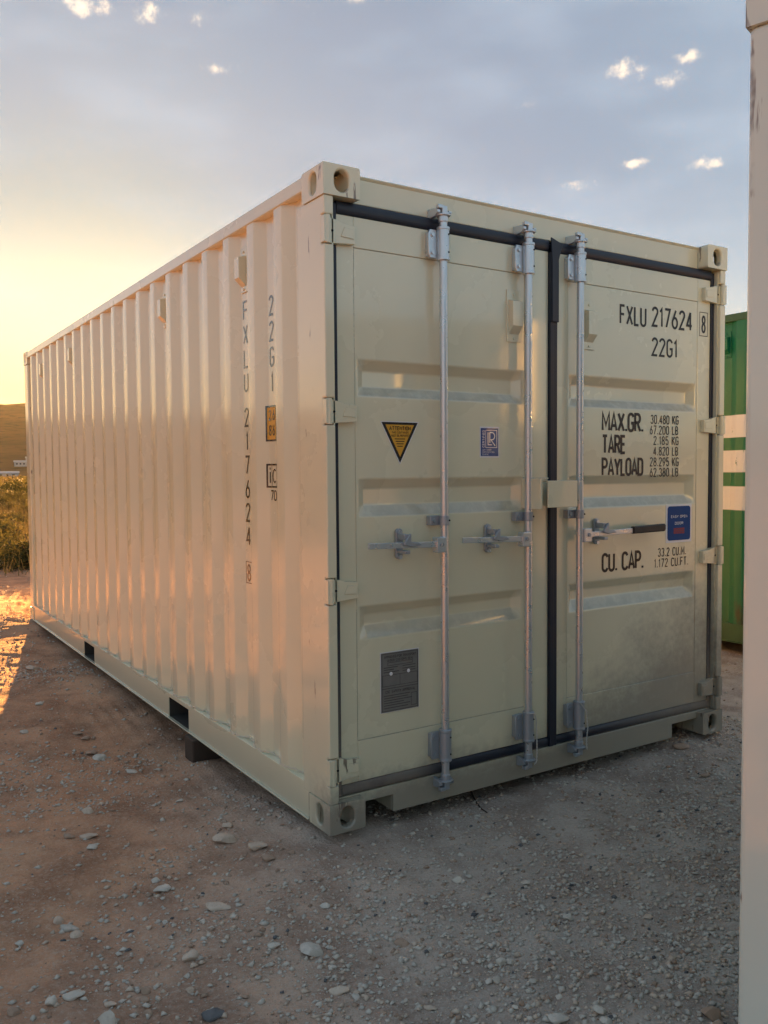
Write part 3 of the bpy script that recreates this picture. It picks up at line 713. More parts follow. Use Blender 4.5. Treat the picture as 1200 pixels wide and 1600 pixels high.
# ---- side wall lettering, laid on the pressed sheet
def side_fn(yc):
    prof = side_profile(.2275, LEN-.1655)
    ys = [p[0] for p in prof]; ds = [p[1] for p in prof]
    return lambda a, b, l: (.008+float(np.interp(yc-a, ys, ds))-.0012-l, yc-a, b)
def vstack(chars, yc, w, ztop, pitch, h, weight=.12, box=None):
    z = ztop
    f = side_fn(yc)
    for c in chars:
        mb = MB()
        if c == '1': pl, t_ = text_polys(c, -w*.15, w*.2, z-h, z, weight)
        else: pl, t_ = text_polys(c, -w/2, w/2, z-h, z, weight)
        strokes(mb, pl, t_, f, step=.01)
        if box: strokes(mb, [(rect_poly(*box), 1)], .004, f, step=.01)
        mb.build('lettering', M_INKS, root, fix=False)
        z -= pitch
FL = .840; FL2 = .5605
vstack('FXLU', FL, .050, 2.218, .1110, .090); vstack('217624', FL, .050, 1.724, .1110, .090); vstack('8', FL, .040, .992, .1, .082, box=(-.032, .032, .902, 1.002))
vstack('22G1', FL2, .046, 2.195, .1110, .090)
# yellow height plate and ic mark: laid over the slope and the inner flat of the same rib
def side_patch(name, mat, a0, a1, z0, z1, yc, lift, n=12):
    prof = side_profile(.2275, LEN-.1655); ys = [p[0] for p in prof]; ds = [p[1] for p in prof]
    # arc length coordinate measured from the slope's outer fold towards the door
    y_fold = RIBS[1]-P_OUT
    mb = MB(); o = 0
    for i in range(n+1):
        a = a0+(a1-a0)*i/n; y = y_fold-a
        x = .008+float(np.interp(y, ys, ds))-lift
        mb.v += [(x, y, z0), (x, y, z1)]
    for i in range(n): mb.f.append((2*i, 2*i+2, 2*i+3, 2*i+1))
    return mb.build(name, mat, root, fix=False)
def side_f2(lift):
    prof = side_profile(.2275, LEN-.1655); ys = [p[0] for p in prof]; ds = [p[1] for p in prof]; yf = RIBS[1]-P_OUT
    return lambda a, b, l: (.008+float(np.interp(yf-a, ys, ds))-lift-l, yf-a, b)
side_patch('height_decal', M_YEL, .050, .1375, 1.560, 1.715, 0, .0010, 30)
mb = MB(); f = side_f2(.0016)
strokes(mb, [(rect_poly(.052, .1355, 1.563, 1.712), 1)], .008, f, step=.004)
for s, a, b, z0 in (('2.6', .064, .124, 1.650), ("8'6", .064, .124, 1.583)):
    pl, t_ = text_polys(s, a, b, z0, z0+.048, .14); strokes(mb, pl, t_, f, step=.006)
mb.build('decal_lettering', M_INKS, root, fix=False)
mb = MB(); f = side_f2(.0012)
strokes(mb, [(rect_poly(.052, .137, 1.358, 1.456), 1)], .008, f, step=.004)
strokes(mb, [([(.087, 1.362), (.087, 1.452)], 0)], .004, f, step=.006)
strokes(mb, [([(.069, 1.376), (.069, 1.424)], 0), ([(.069, 1.434), (.069, 1.444)], 0)], .010, f, step=.006)
strokes(mb, [(arc(.113, 1.406, .016, .028, 50, 310, 14), 0)], .007, f, step=.004)
pl, t_ = text_polys('70', .072, .132, 1.296, 1.344, .14); strokes(mb, pl, t_, f, step=.006)
mb.build('lettering', M_INKS, root, fix=False)
for k in (1, 5, 13, 17):                                 # side vents sit on inner flats high up
    yv = RIBS[k]+P_SL+.039
    vent(root, lambda a, o, z, yv=yv: (.0438-o*1.25, yv-a, 2.355+z), M_TAN, .88)
# ragged sealant bead along the foot of the side sheet
mb = MB(); prof = side_profile(.2275, LEN-.1655); ys = [p[0] for p in prof]; ds = [p[1] for p in prof]
y = .24; pts = []
while y < LEN-.18:
    pts.append((.008+float(np.interp(y, ys, ds))-.003, y, .1545+max(0, random.gauss(.004, .006)))); y += .018
mb.tube(pts, .0028, 5); mb.build('sealant_bead', M_SEAL, root)

# ------------------------------------------------------------------ the two other containers and an added unseen sun blocker: copies of the first
def copy_obj(o, parent):
    c = o.copy(); COL.objects.link(c); c.parent = parent
    for ch in list(o.children): copy_obj(ch, c)
    return c
SKIP = {'lettering', 'warning_decal', 'certification_decal', 'data_plate', 'plate_lettering', 'plate_rivet', 'door_decal', 'decal_lettering', 'decal_emblem', 'height_decal', 'tie_wire', 'sealant_bead'}
def copy_container(loc, label, remap):
    rt = empty('shipping_container', loc); tag(rt, label, 'shipping container', 'shipping containers in the yard')
    def rec(o, par):
        if o.name.split('.')[0] in SKIP: return
        c = o.copy(); COL.objects.link(c); c.parent = par
        if c.data and c.data.materials:
            mm = remap(o)
            if mm: c.material_slots[0].link = 'OBJECT'; c.material_slots[0].material = mm
        for ch in list(o.children): rec(ch, c)
    for ch in list(root.children): rec(ch, rt)
    return rt
steel = (M_GALV, M_DULL, M_RUB, M_BOLT, M_BLACK, M_UNDER)
PHI = R(17)                                              # near container turned about its visible corner to keep sun bounce off the doors
near = copy_container((-.117+LEN*math.sin(PHI), -1.858-LEN*math.cos(PHI), -.221), 'beige container seen only as a tall scuffed corner post at the right edge', lambda o: M_OLD if o.data.materials[0] not in steel else None)  # corner pulled toward the camera along the sight line, then lowered to fit
copy_container((4.352, .55, .045), 'green container with white stripes seen in the gap between the two beige ones', lambda o: None if o.data.materials[0] in steel else (M_GRAIL if 'rail' in o.name else M_GREEN))

near.rotation_euler.z = PHI
t = copy_container((4.06+LEN, 6.9, .03), 'unseen faded green container added crosswise beyond the striped one to block the low sun', lambda o: None if o.data.materials[0] in steel else M_GRAIL)  # added out of view, only to shade the yard and the near container's end
t.rotation_euler.z = R(90)

# ------------------------------------------------------------------ timber block under the rail
mb = MB(); mb.box(-.5, .5, -.07, .07, -.065, .065)
blk = mb.build('timber_block', M_TIMBER, None, bevel=.008); blk.location = (.47, 1.49, -.062); blk.rotation_euler = (0, 0, R(-2))
tag(blk, 'dark timber block under the side rail of the beige container', 'timber block')
CB = [(.84, .18), (.81, .12), (.775, .054), (.755, .0), (.752, -.045)]
mb = MB(); mb.tube([(x, y, float(ground_z(x, y))+.002) for x, y in CB], .0035, 6)
tag(mb.build('cable', M_TIMBER, None), 'short black cable lying on the gravel below the door sill', 'cable')

# ------------------------------------------------------------------ ground
def dirt_mat():
    m, t, b = new_mat('gravelly_dirt'); p = worldpos(t)
    g = t.nodes.new('ShaderNodeSeparateXYZ'); t.links.new(p, g.inputs[0])
    big = noise(t, p, .55, 5)
    # redder bare soil west and north, side-wall glow tinted in; greyer crushed gravel south-east
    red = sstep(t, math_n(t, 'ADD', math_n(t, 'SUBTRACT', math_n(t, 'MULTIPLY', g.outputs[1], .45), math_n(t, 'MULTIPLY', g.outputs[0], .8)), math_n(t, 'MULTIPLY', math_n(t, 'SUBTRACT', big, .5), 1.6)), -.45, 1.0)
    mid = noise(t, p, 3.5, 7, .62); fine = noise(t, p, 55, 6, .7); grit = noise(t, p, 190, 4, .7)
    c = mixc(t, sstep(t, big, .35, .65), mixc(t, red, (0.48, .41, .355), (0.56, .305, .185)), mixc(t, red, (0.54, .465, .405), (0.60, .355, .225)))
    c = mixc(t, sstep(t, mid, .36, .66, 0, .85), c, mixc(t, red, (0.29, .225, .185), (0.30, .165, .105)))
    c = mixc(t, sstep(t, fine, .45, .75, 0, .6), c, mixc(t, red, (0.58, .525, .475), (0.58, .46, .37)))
    c = mixc(t, sstep(t, grit, .58, .72, 0, .6), c, (0.58, .53, .49))
    c = mixc(t, sstep(t, grit, .42, .28, 0, .5), c, (0.14, .105, .085))
    far = sstep(t, g.outputs[1], 9, 16)
    scr = noise(t, p, .35, 7, .65)
    c2 = mixc(t, sstep(t, scr, .4, .6), (0.12, .095, .04), (0.05, .05, .02))
    c = mixc(t, far, c, c2)
    t.links.new(c, b.inputs['Base Color']); b.inputs['Roughness'].default_value = 1.0; b.inputs['Specular IOR Level'].default_value = .02
    vor = t.nodes.new('ShaderNodeTexVoronoi'); vor.inputs['Scale'].default_value = 70; t.links.new(p, vor.inputs['Vector'])
    h = math_n(t, 'ADD', math_n(t, 'MULTIPLY', fine, 1.0), math_n(t, 'ADD', math_n(t, 'MULTIPLY', grit, .45), math_n(t, 'MULTIPLY', vor.outputs['Distance'], -.5)))
    bump(t, b, h, .85, .011)
    return m
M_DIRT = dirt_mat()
def spaced(a, b, step, lim0, lim1, grow=1.16):
    c = list(np.arange(a, b+1e-6, step)); lo = []; s = step; x = a
    while x > lim0: s *= grow; x -= s; lo.append(x)
    hi = []; s = step; x = b
    while x < lim1: s *= grow; x += s; hi.append(x)
    return np.array(lo[::-1]+c+hi)
gx = spaced(-2.6, 3.6, .022, -2140, 2140); gy = spaced(-2.4, 6.6, .026, -2140, 2140)
GX, GY = np.meshgrid(gx, gy, indexing='xy'); GZ = ground_z(GX, GY)
def grid_mesh(name, X, Y, Z, mat):
    ny, nx = X.shape; co = np.stack([X, Y, Z], -1).reshape(-1, 3)
    i = np.arange(ny-1)[:, None]*nx+np.arange(nx-1)[None]; q = np.stack([i, i+1, i+nx+1, i+nx], -1).reshape(-1, 4)
    return raw_mesh(name, co, q, mat, True)
def raw_mesh(name, co, q, mat, smooth=False, matidx=None):
    me = bpy.data.meshes.new(name); k = q.shape[1]
    me.vertices.add(len(co)); me.vertices.foreach_set('co', np.asarray(co, np.float32).ravel())
    me.loops.add(q.size); me.loops.foreach_set('vertex_index', q.astype(np.int32).ravel())
    me.polygons.add(len(q)); me.polygons.foreach_set('loop_start', np.arange(len(q), dtype=np.int32)*k); me.polygons.foreach_set('loop_total', np.full(len(q), k, np.int32))
    if smooth: me.polygons.foreach_set('use_smooth', np.ones(len(q), bool))
    for m in (mat if isinstance(mat, (list, tuple)) else [mat]): me.materials.append(m)
    if matidx is not None: me.polygons.foreach_set('material_index', matidx.astype(np.int32))
    me.update(calc_edges=True); me.validate()
    o = bpy.data.objects.new(name, me); COL.objects.link(o); return o
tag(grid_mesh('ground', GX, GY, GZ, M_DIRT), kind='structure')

# hills: a long low ridge far off, on all sides but highest where the sun goes down
def hill_mat():
    m, t, b = new_mat('scrubby_hillside'); p = worldpos(t)
    n = noise(t, p, .006, 8, .65); n2 = noise(t, p, .06, 6, .7)
    c = mixc(t, sstep(t, n, .35, .65), (0.15, .085, .04), (0.09, .06, .03)); c = mixc(t, sstep(t, n2, .5, .65, 0, .7), c, (0.03, .032, .015))
    t.links.new(c, b.inputs['Base Color']); b.inputs['Roughness'].default_value = 1; b.inputs['Specular IOR Level'].default_value = 0
    return m
th = np.linspace(-math.pi, math.pi, 361); rad = np.concatenate([np.linspace(420, 1500, 30), np.linspace(1550, 2100, 8)])
TH, RD = np.meshgrid(th, rad, indexing='xy')
def crest(a): return 108+14*np.sin(a*5+.7)+8*np.sin(a*13+1.1)+5*np.sin(a*31)-38*(np.abs(np.degrees(a)-8) > 60)
cz = (108+12*np.sin(TH*5-.3)+7*np.sin(TH*13+.4)+3*np.sin(TH*37))*np.where(np.abs(TH-R(10)) < R(70), 1, .55+.45*np.exp(-((np.abs(TH-R(10))-R(70))/R(25))**2))
tt = np.clip((RD-420)/1080, 0, 1); prof_ = tt**1.7; prof_ = np.where(RD > 1500, 1-.25*((RD-1500)/600), prof_)
HX = CAM.x+RD*np.sin(TH); HY = CAM.y+RD*np.cos(TH)
HZ_ = -1.5+cz*prof_+6*tt*fbm(HX*.012, HY*.012, 4)
o = grid_mesh('hills', HX, HY, HZ_, hill_mat()); tag(o, kind='structure')

# far houses on the foot of the hill
M_HW = plain('pale_house_wall', (0.52, .49, .45), .7); M_HR = plain('pale_metal_roof', (0.45, .44, .42), .6); M_WIN = plain('dark_window', (0.03, .03, .035), .2)
def house(az, dist, w, dp, h, z, label):
    x = CAM.x+dist*math.sin(R(az)); y = CAM.y+dist*math.cos(R(az))
    rt = empty('house', (x, y, z), R(-az)); tag(rt, label, 'house')
    mb = MB(); mb.box(-w/2, w/2, -dp/2, dp/2, -3, h); mb.build('wall', M_HW, rt)
    mb = MB(); mb.prism([(-dp/2-.4, h+.02), (0, h+h*.45), (dp/2+.4, h+.02)], lambda p, a: (a, p[0], p[1]), -w/2-.4, w/2+.4); mb.build('roof', M_HR, rt)
    for k in range(3):
        mb = MB(); mb.box(-w*.35+k*w*.28, -w*.35+k*w*.28+1.1, -dp/2-.06, -dp/2-.01, h*.35, h*.75); mb.build('window', M_WIN, rt)
def hz_at(az, dist):
    t = min(1, max(0, (dist-420)/1080)); a = R(az)
    return float((108+12*math.sin(a*5-.3)+7*math.sin(a*13+.4)+3*math.sin(a*37))*t**1.7)-1.5
house(9.0, 455, 10, 7, 2.2, -.4, 'long low pale house at the foot of the hill')
house(9.75, 640, 8, 6, 2.6, hz_at(9.75, 640)+.5, 'small pale house part way up the hillside')
house(10.3, 700, 6, 5, 2.4, hz_at(10.3, 700)+.5, 'tiny pale house on the hillside close beside the container edge')

# ------------------------------------------------------------------ shrubs in the field
def leaf_mat(name, a, b_):
    m, t, b = new_mat(name); p = worldpos(t)
    oi = t.nodes.new('ShaderNodeObjectInfo')
    n = noise(t, p, 6, 4); n2 = noise(t, p, 40, 3)
    c = mixc(t, n, a, b_); c = mixc(t, sstep(t, n2, .5, .7, 0, .5), c, tuple(min(1, x*1.7) for x in b_))
    t.links.new(c, b.inputs['Base Color']); b.inputs['Roughness'].default_value = .9; b.inputs['Specular IOR Level'].default_value = .05
    tr = t.nodes.new('ShaderNodeBsdfTranslucent'); t.links.new(c, tr.inputs[0])
    mx = t.nodes.new('ShaderNodeMixShader'); mx.inputs[0].default_value = .16
    t.links.new(b.outputs[0], mx.inputs[1]); t.links.new(tr.outputs[0], mx.inputs[2]); t.links.new(mx.outputs[0], t.nodes['Material Output'].inputs[0])
    return m
LEAVES = [leaf_mat('yellow_green_leaves', (0.105, .10, .035), (0.18, .155, .055)), leaf_mat('olive_leaves', (0.035, .043, .018), (0.07, .070, .028)), leaf_mat('dry_straw_leaves', (0.15, .12, .055), (0.22, .17, .075))]
M_STEM = plain('shrub_stem', (0.10, .075, .05), .9)
def leaf_cloud(n, rx, rz, size, clumps, seed):
    g = np.random.default_rng(seed)
    cc = g.normal(size=(clumps, 3)); cc /= np.linalg.norm(cc, axis=1)[:, None]; cc *= (g.random((clumps, 1))**.5)*.75
    k = g.integers(0, clumps, n); p = cc[k]+g.normal(size=(n, 3))*.20
    p[:, 2] = np.abs(p[:, 2]+.25)*.85; p *= (rx, rx, rz)
    d1 = g.normal(size=(n, 3)); d1[:, 2] = np.abs(d1[:, 2])+.3; d1 /= np.linalg.norm(d1, axis=1)[:, None]
    d2 = np.cross(d1, g.normal(size=(n, 3))); d2 /= np.linalg.norm(d2, axis=1)[:, None]
    s = size*(.6+.8*g.random((n, 1))); L = d1*s*1.5; Wd = d2*s*.45
    v = np.stack([p-L, p+Wd, p+L, p-Wd], 1).reshape(-1, 3); q = np.arange(4*n).reshape(-1, 4)
    return v, q
variants = []
for k in range(6):
    v, q = leaf_cloud(1500, .62, .80, .030, 26, 100+k)
    fo = raw_mesh('foliage', v, q, LEAVES[k % 3])
    mb = MB(); gg = random.Random(k)
    for i in range(9):
        a = gg.random()*6.28; e = gg.uniform(.15, .42); h = gg.uniform(.4, .75)
        mb.tube([(0, 0, -.1), (.4*e*math.cos(a), .4*e*math.sin(a), h*.45), (e*math.cos(a+.2), e*math.sin(a+.2), h)], .008, 4)
    st = mb.build('stem', M_STEM, None)
    variants.append((fo.data, st.data)); bpy.data.objects.remove(fo); bpy.data.objects.remove(st)
KINDS = ['yellow green shrub in the scrub field behind the beige container', 'dark olive shrub in the scrub field behind the beige container', 'dry straw coloured shrub in the scrub field behind the beige container']
spots = []
g = random.Random(5)
for k in range(60):                                     # the strip the photo sees past the container corner
    az_ = g.uniform(6.5, 13); ds = 14.3+ (k/60)**1.5*52+g.uniform(-.5, .5); spots.append((CAM.x+ds*math.sin(R(az_)), CAM.y+ds*math.cos(R(az_)), g.uniform(.75, 1.25)))
while len(spots) < 190:
    x = g.uniform(-34, 30); y = g.uniform(11.5, 62)
    if math.hypot(x, y-6) < 6: continue
    spots.append((x, y+.15*abs(x), g.uniform(.6, 1.35)))
for i, (x, y, s) in enumerate(spots):
    k = g.choice([0, 0, 1, 2, 3, 3, 4, 5]); fd, sd_ = variants[k]
    e = empty('shrub', (x, y, float(ground_z(x, y))-.02), g.uniform(0, 6.28)); e.scale = (s*g.uniform(.8, 1.2), s*g.uniform(.8, 1.2), s*g.uniform(.42, .75))
    tag(e, KINDS[k % 3], 'shrub', ('yellow green', 'dark olive', 'dry straw coloured')[k % 3]+' shrubs in the scrub field')
    for nm, dt in (('foliage', fd), ('stem', sd_)):
        o = bpy.data.objects.new(nm, dt); COL.objects.link(o); o.parent = e
# scrub beyond, which reads as one mass, and dry grass between the shrubs
n = 5200; a = rng.uniform(-60, 75, n); ds = 60+rng.random(n)**1.3*360
bx_ = CAM.x+ds*np.sin(np.radians(a)); by_ = CAM.y+ds*np.cos(np.radians(a)); bz_ = ground_z(bx_, by_)
V = []; Q = []; mi = []
for k in range(3):
    v, q = leaf_cloud(42, .9, .75, .13, 8, 300+k); sel = np.where(np.arange(n) % 3 == k)[0]
    for j in sel:
        s = .7+.9*rng.random(); V.append(v*s+(bx_[j], by_[j], bz_[j]-.05)); Q.append(q+sum(0 for _ in ())); mi.append(np.full(len(q), k))
off = 0
for i in range(len(Q)): Q[i] = Q[i]+off; off += len(V[i])
o = raw_mesh('distant_scrub', np.concatenate(V), np.concatenate(Q), LEAVES, matidx=np.concatenate(mi)); tag(o, 'low scrub spreading across the flat to the hills', 'scrub', kind='stuff')
n = 16000; x = np.concatenate([rng.uniform(-20, 22, n), CAM.x+(11+rng.random(n)*30)*0+rng.uniform(-1, 9, n)]); y = np.concatenate([rng.uniform(10.2, 40, n), rng.uniform(10.4, 38, n)])
keep = (vnoise(x*.5, y*.5) > -.18) & (y > 10.6+1.2*vnoise(x*.4, y*0+3)); x, y = x[keep], y[keep]; z = ground_z(x, y); n = len(x)
hgt = .14+.28*rng.random(n); aa = rng.random(n)*6.28; ln = rng.normal(size=(n, 2))*.10; w = .012
v = np.stack([np.stack([x-w*np.cos(aa), y-w*np.sin(aa), z-.01], -1), np.stack([x+w*np.cos(aa), y+w*np.sin(aa), z-.01], -1), np.stack([x+ln[:, 0], y+ln[:, 1], z+hgt], -1)], 1).reshape(-1, 3)
o = raw_mesh('dry_grass', v, np.arange(3*n).reshape(-1, 3), LEAVES[2]); tag(o, 'dry grass between the shrubs of the field', 'grass', kind='stuff')

# ------------------------------------------------------------------ stones
def stone_mat(name, a, b_):
    m, t, b = new_mat(name); p = worldpos(t); n = noise(t, p, 14, 6, .6); n2 = noise(t, p, 120, 5, .7)
    c = mixc(t, sstep(t, n, .3, .7), a, b_); c = mixc(t, sstep(t, n2, .5, .75, 0, .5), c, tuple(x*.55 for x in a))
    t.links.new(c, b.inputs['Base Color']); b.inputs['Roughness'].default_value = .9; b.inputs['Specular IOR Level'].default_value = .12
    bump(t, b, math_n(t, 'ADD', n, math_n(t, 'MULTIPLY', n2, .4)), .5, .006); return m
STM = {'tan': stone_mat('tan_stone', (0.46, .36, .285), (0.58, .48, .39)), 'grey': stone_mat('grey_stone', (0.44, .40, .35), (0.58, .53, .47)), 'pale': stone_mat('pale_stone', (0.47, .42, .365), (0.58, .53, .46)), 'dark': stone_mat('dark_stone', (0.10, .10, .105), (0.17, .17, .175)), 'brown': stone_mat('brown_stone', (0.32, .225, .165), (0.41, .30, .23))}
def stone_mesh(seed, sub=3, rough=.16):
    bm = bmesh.new(); bmesh.ops.create_icosphere(bm, subdivisions=sub, radius=1); gg = random.Random(seed)
    cuts = []
    for i in range(13):
        d_ = Vector((gg.gauss(0, 1), gg.gauss(0, 1), gg.gauss(0, 1))).normalized(); cuts.append((d_, gg.uniform(.46, .86)))
    for vv in bm.verts:
        p = vv.co.copy()
        for d_, h in cuts:
            k = p.dot(d_)
            if k > h: p -= d_*(k-h)*.92
        nn = vnoise(np.array(p.x*2.2+seed), np.array(p.y*2.2+p.z*1.7)); vv.co = p*(1+rough*float(nn))
    me = bpy.data.meshes.new('stone'); bm.to_mesh(me); bm.free()
    me.polygons.foreach_set('use_smooth', [True]*len(me.polygons))
    try: me.set_sharp_from_angle(angle=R(32))
    except Exception: pass
    return me
SM = {(c, k): stone_mesh(20+k) for c in STM for k in range(4)}
for (c, k), me in SM.items(): me.materials.append(STM[c])
STONES = [(-0.30,0.32,0.106,0.070),(-0.25,0.44,0.046,0.032),(-0.24,0.15,0.070,0.054),(-0.25,0.03,0.047,0.042),(-0.75,0.70,0.065,0.041),(-0.82,0.73,0.042,0.036),(-0.69,0.97,0.063,0.047),(-0.77,0.56,0.043,0.029),(-0.65,0.14,0.039,0.023),(-0.65,0.06,0.061,0.033),(-0.54,-0.19,0.080,0.043),(-0.40,-0.61,0.077,0.035),(-0.49,-0.52,0.036,0.031),(-0.73,-0.44,0.053,0.044),(-0.99,-0.04,0.053,0.032),(-1.01,0.02,0.034,0.034),(-1.07,-0.45,0.054,0.028),(-1.13,-0.45,0.032,0.043),(-1.22,-0.44,0.038,0.034),(-1.02,-0.61,0.058,0.078),(-0.99,-0.53,0.032,0.023),(-0.89,-0.52,0.036,0.032),(-0.90,-0.55,0.028,0.019),(-0.91,-0.61,0.029,0.027),(-0.77,-0.73,0.055,0.043),(-0.43,-0.82,0.052,0.021),(-0.51,-0.85,0.020,0.022),(-0.78,-0.58,0.030,0.025),(-0.24,-0.39,0.043,0.019),(0.40,-0.88,0.033,0.033),(0.04,-0.97,0.028,0.045),(0.07,-0.98,0.028,0.033),(-0.05,-1.02,0.023,0.025),(-0.03,-1.03,0.030,0.032),(0.06,-1.09,0.028,0.028),(0.00,-1.25,0.050,0.036),(0.11,-1.30,0.041,0.035),(0.09,-1.34,0.034,0.034),(0.35,-1.47,0.059,0.050),(0.33,-1.50,0.035,0.031),(0.76,-1.24,0.036,0.024),(0.64,-1.01,0.032,0.022),(0.31,-0.96,0.018,0.016),(0.31,-1.27,0.022,0.017),(-0.25,-1.01,0.033,0.018),(-0.15,-0.72,0.056,0.020),(0.26,-0.47,0.045,0.035),(0.46,-0.61,0.038,0.025),(-0.06,-1.15,0.020,0.018),(-0.04,-1.15,0.020,0.023),(0.07,-1.18,0.021,0.017),(0.31,-1.39,0.021,0.021),(1.14,-0.51,0.035,0.023),(1.88,-0.31,0.044,0.027),(-0.71,2.36,0.062,0.037),(-0.43,2.27,0.053,0.037),(-0.41,2.17,0.052,0.040),(-0.44,1.92,0.065,0.027),(-0.41,1.83,0.083,0.034),(-0.34,4.07,0.097,0.032),(-0.34,1.49,0.050,0.029),(-0.53,2.86,0.054,0.027),(-0.39,-0.71,0.024,0.019),(-0.26,-0.71,0.022,0.018),(2.11,0.01,0.081,0.044),(-0.28,0.94,0.038,0.022),(-0.80,1.44,0.035,0.024),(-0.16,0.02,0.032,0.021),(-0.40,-0.87,0.025,0.016),(-0.98,-0.10,0.043,0.024),(0.02,-0.52,0.024,0.014),(0.03,-0.72,0.021,0.014),(0.76,-0.66,0.024,0.013),(-0.28,-1.10,0.024,0.020),(-0.38,-0.98,0.020,0.016),(0.43,-1.16,0.023,0.014),(-0.63,-0.87,0.024,0.020),(-0.66,-0.70,0.021,0.017),(-1.14,-0.04,0.029,0.022),(-0.72,-0.18,0.024,0.019)]  # ground positions and sizes computed from image pixels
SCOL = {0:'tan',1:'tan',2:'tan',3:'brown',4:'tan',5:'brown',6:'tan',9:'grey',10:'tan',11:'grey',12:'pale',13:'tan',14:'grey',15:'tan',16:'pale',17:'pale',18:'brown',19:'pale',24:'dark',25:'tan',30:'pale',31:'grey',32:'grey',33:'grey',35:'grey',36:'pale',37:'grey',38:'brown',39:'brown',40:'grey',46:'pale',29:'pale',55:'brown',56:'brown',64:'brown'}
SLAB = {0:'largest pinkish tan stone on the dirt left of the near corner casting', 1:'small tan stone just behind the largest pinkish one', 2:'rounded tan stone lying between the near corner casting and the largest stone', 3:'brown lump of stone just in front of the rounded tan stone by the corner casting',
        4:'tan stone on the brown dirt at the left, beside a smaller brown one', 5:'brown stone beside the tan one on the dirt at the left', 6:'tan stone lying alone on the brown dirt farther back at the left', 9:'flat grey stone half sunk in the dirt, left of the wedge shaped tan one',
        10:'wedge shaped tan stone with a broken face, in the lower left of the gravel', 11:'long flat grey stone in the lower middle of the gravel', 12:'small pale stone left of the long flat grey one', 13:'tan stone low at the left, between the wedge shaped stone and the dark pebble',
        19:'tall upright pale stone at the bottom edge, left of the dark rounded one', 24:'dark rounded stone at the bottom edge of the gravel', 16:'flat pale stone low at the left above the upright one', 17:'thin upright pale stone near the bottom left corner',
        35:'grey stone at the bottom edge, right of the middle', 36:'pale stone leaning by a grey one at the bottom right', 37:'grey rounded stone touching the pale one at the bottom right', 38:'large brown rounded stone at the bottom right near the corner post', 39:'smaller brown stone against the large brown one at the bottom right',
        40:'grey pebble beside the foot of the cropped corner post at the right', 30:'upright pale pebble of the close pair in the right half of the gravel', 31:'grey pebble of the close pair in the right half of the gravel', 46:'flat pale chip on the gravel in front of the left door', 64:'brown stone under the right end of the door sill', 29:'pale angular chip out in the open gravel before the right door',
        58:'widest flat stone on the shaded dirt beside the container side', 59:'flat stone on the sunlit dirt far along the container side', 55:'brown stone near the side rail, left one of two', 56:'brown stone near the side rail, right one of two'}
for i, (x, y, w, h) in enumerate(STONES):
    c = SCOL.get(i, g.choice(['grey', 'tan', 'grey', 'brown', 'pale'])); me = SM[(c, g.randrange(4))]
    o = bpy.data.objects.new('stone', me); COL.objects.link(o)
    h2 = max(h*.72, w*.42)
    o.scale = (w*.56, w*g.uniform(.42, .56), h2*.62); o.rotation_euler = (g.uniform(-.2, .2), g.uniform(-.2, .2), -YAW+g.uniform(-.5, .5))
    o.location = (x, y, float(ground_z(x, y))+h2*.26)
    if i in SLAB: tag(o, SLAB[i], 'stone', 'stones lying on the gravel')
    else: tag(o, {'grey': 'small grey pebble among the gravel', 'tan': 'small tan pebble among the gravel', 'brown': 'small brown pebble among the dirt', 'pale': 'small pale pebble among the gravel'}[c], 'stone', 'small %s pebbles among the gravel' % c)

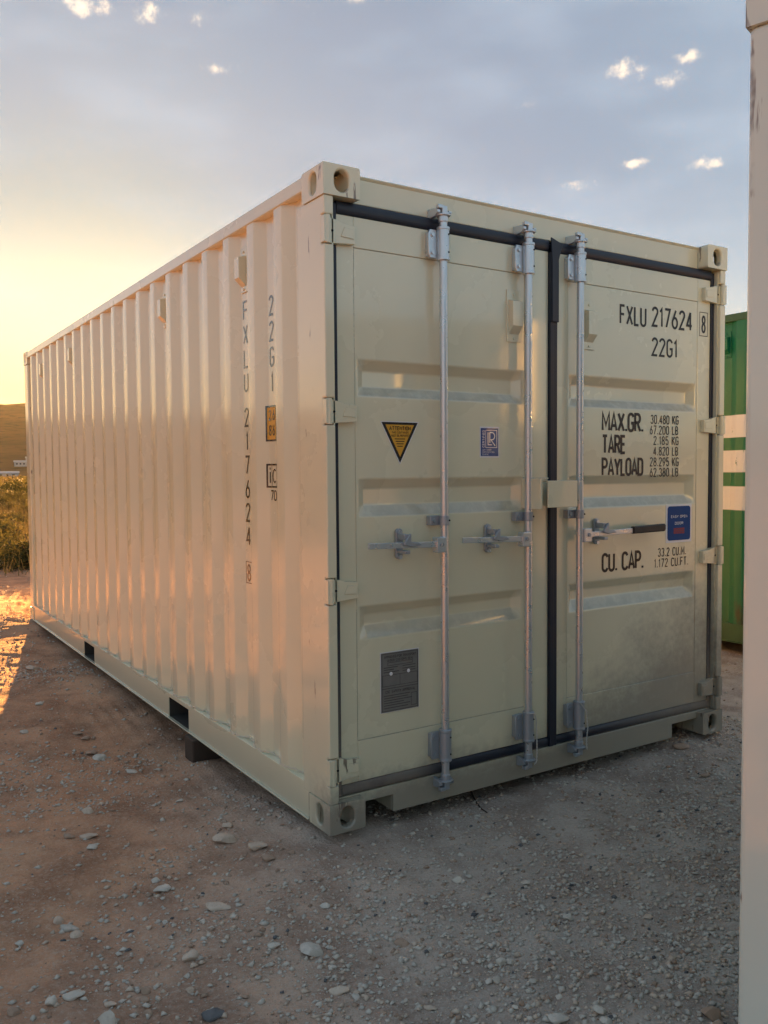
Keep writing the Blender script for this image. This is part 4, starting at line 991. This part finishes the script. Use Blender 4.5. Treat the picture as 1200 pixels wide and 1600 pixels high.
# gravel: tens of thousands of chips in one mesh
def gravel(n, xr, yr, smin, smax, dens, seed):
    gq = np.random.default_rng(seed)
    x = gq.uniform(*xr, n); y = gq.uniform(*yr, n)
    k = dens(x, y); keep = gq.random(n) < k; x, y = x[keep], y[keep]; n = len(x)
    s = smin+(smax-smin)*gq.random(n)**5.5
    base = np.array([(1, 0, 0), (-1, 0, 0), (0, 1, 0), (0, -1, 0), (0, 0, 1), (0, 0, -1)], float)
    tri_ = np.array([(0, 2, 4), (2, 1, 4), (1, 3, 4), (3, 0, 4), (2, 0, 5), (1, 2, 5), (3, 1, 5), (0, 3, 5)])
    p = base[None]*(.65+.6*gq.random((n, 6, 1)))+gq.normal(size=(n, 6, 3))*.22
    th_ = gq.random(n)*6.283; c, s_ = np.cos(th_)[:, None], np.sin(th_)[:, None]
    px = p[..., 0]*c-p[..., 1]*s_; py = p[..., 0]*s_+p[..., 1]*c
    p = np.stack([px, py*.85, p[..., 2]*.6], -1)*s[:, None, None]
    p += np.stack([x, y, ground_z(x, y)+s*.18], -1)[:, None]
    q = tri_[None]+(np.arange(n)*6)[:, None, None]
    mi = np.repeat(gq.choice(5, n, p=[.27, .38, .22, .02, .11]), 8)
    return p.reshape(-1, 3), q.reshape(-1, 3), mi
def dens_near(x, y):
    west = np.clip((y*.45-x*.8+.25)/1.1, 0, 1)
    k = (1-.55*west)*.45+1.0*fbm(x*1.3, y*1.3, 3)+.35*np.clip((-y+.3)/1.2, 0, 1)*np.clip((x+1)/1.0, 0, 1)
    k = np.where((x > .02) & (x < 2.42) & (y > .25) & (y < 6), 0, k)
    return np.clip(k*(1-.45*west), .05, 1)
parts = [gravel(190000, (-1.9, 2.8), (-1.9, 1.2), .0021, .0145, dens_near, 1), gravel(60000, (-1.7, .3), (1.2, 6.5), .0035, .016, dens_near, 2), gravel(12000, (2.3, 4.4), (-1.2, 4), .004, .014, dens_near, 3), gravel(9000, (-3, 4), (6.2, 12), .008, .03, dens_near, 4)]
off = 0; VV = []; QQ = []; MI = []
for v, q, mi in parts: VV.append(v); QQ.append(q+off); MI.append(mi); off += len(v)
o = raw_mesh('gravel', np.concatenate(VV), np.concatenate(QQ), [STM[c] for c in ('tan', 'grey', 'pale', 'dark', 'brown')], matidx=np.concatenate(MI))
tag(o, 'loose gravel chips strewn over the yard', 'gravel', kind='stuff')

# ------------------------------------------------------------------ evening haze
mb = MB(); mb.box(-2300, 2300, -2300, 2300, -6, 152); hz = mb.build('haze', None); tag(hz, 'thin dusty evening haze over the plain', 'haze', kind='stuff')
hm = bpy.data.materials.new('haze_air'); hm.use_nodes = True; ht = hm.node_tree; ht.nodes.clear()
pv = ht.nodes.new('ShaderNodeVolumePrincipled'); pv.inputs['Color'].default_value = (0.95, 0.93, 0.90, 1); pv.inputs['Density'].default_value = 0.000015; pv.inputs['Anisotropy'].default_value = 0.5
ho = ht.nodes.new('ShaderNodeOutputMaterial'); ht.links.new(pv.outputs[0], ho.inputs['Volume']); hz.data.materials.append(hm)
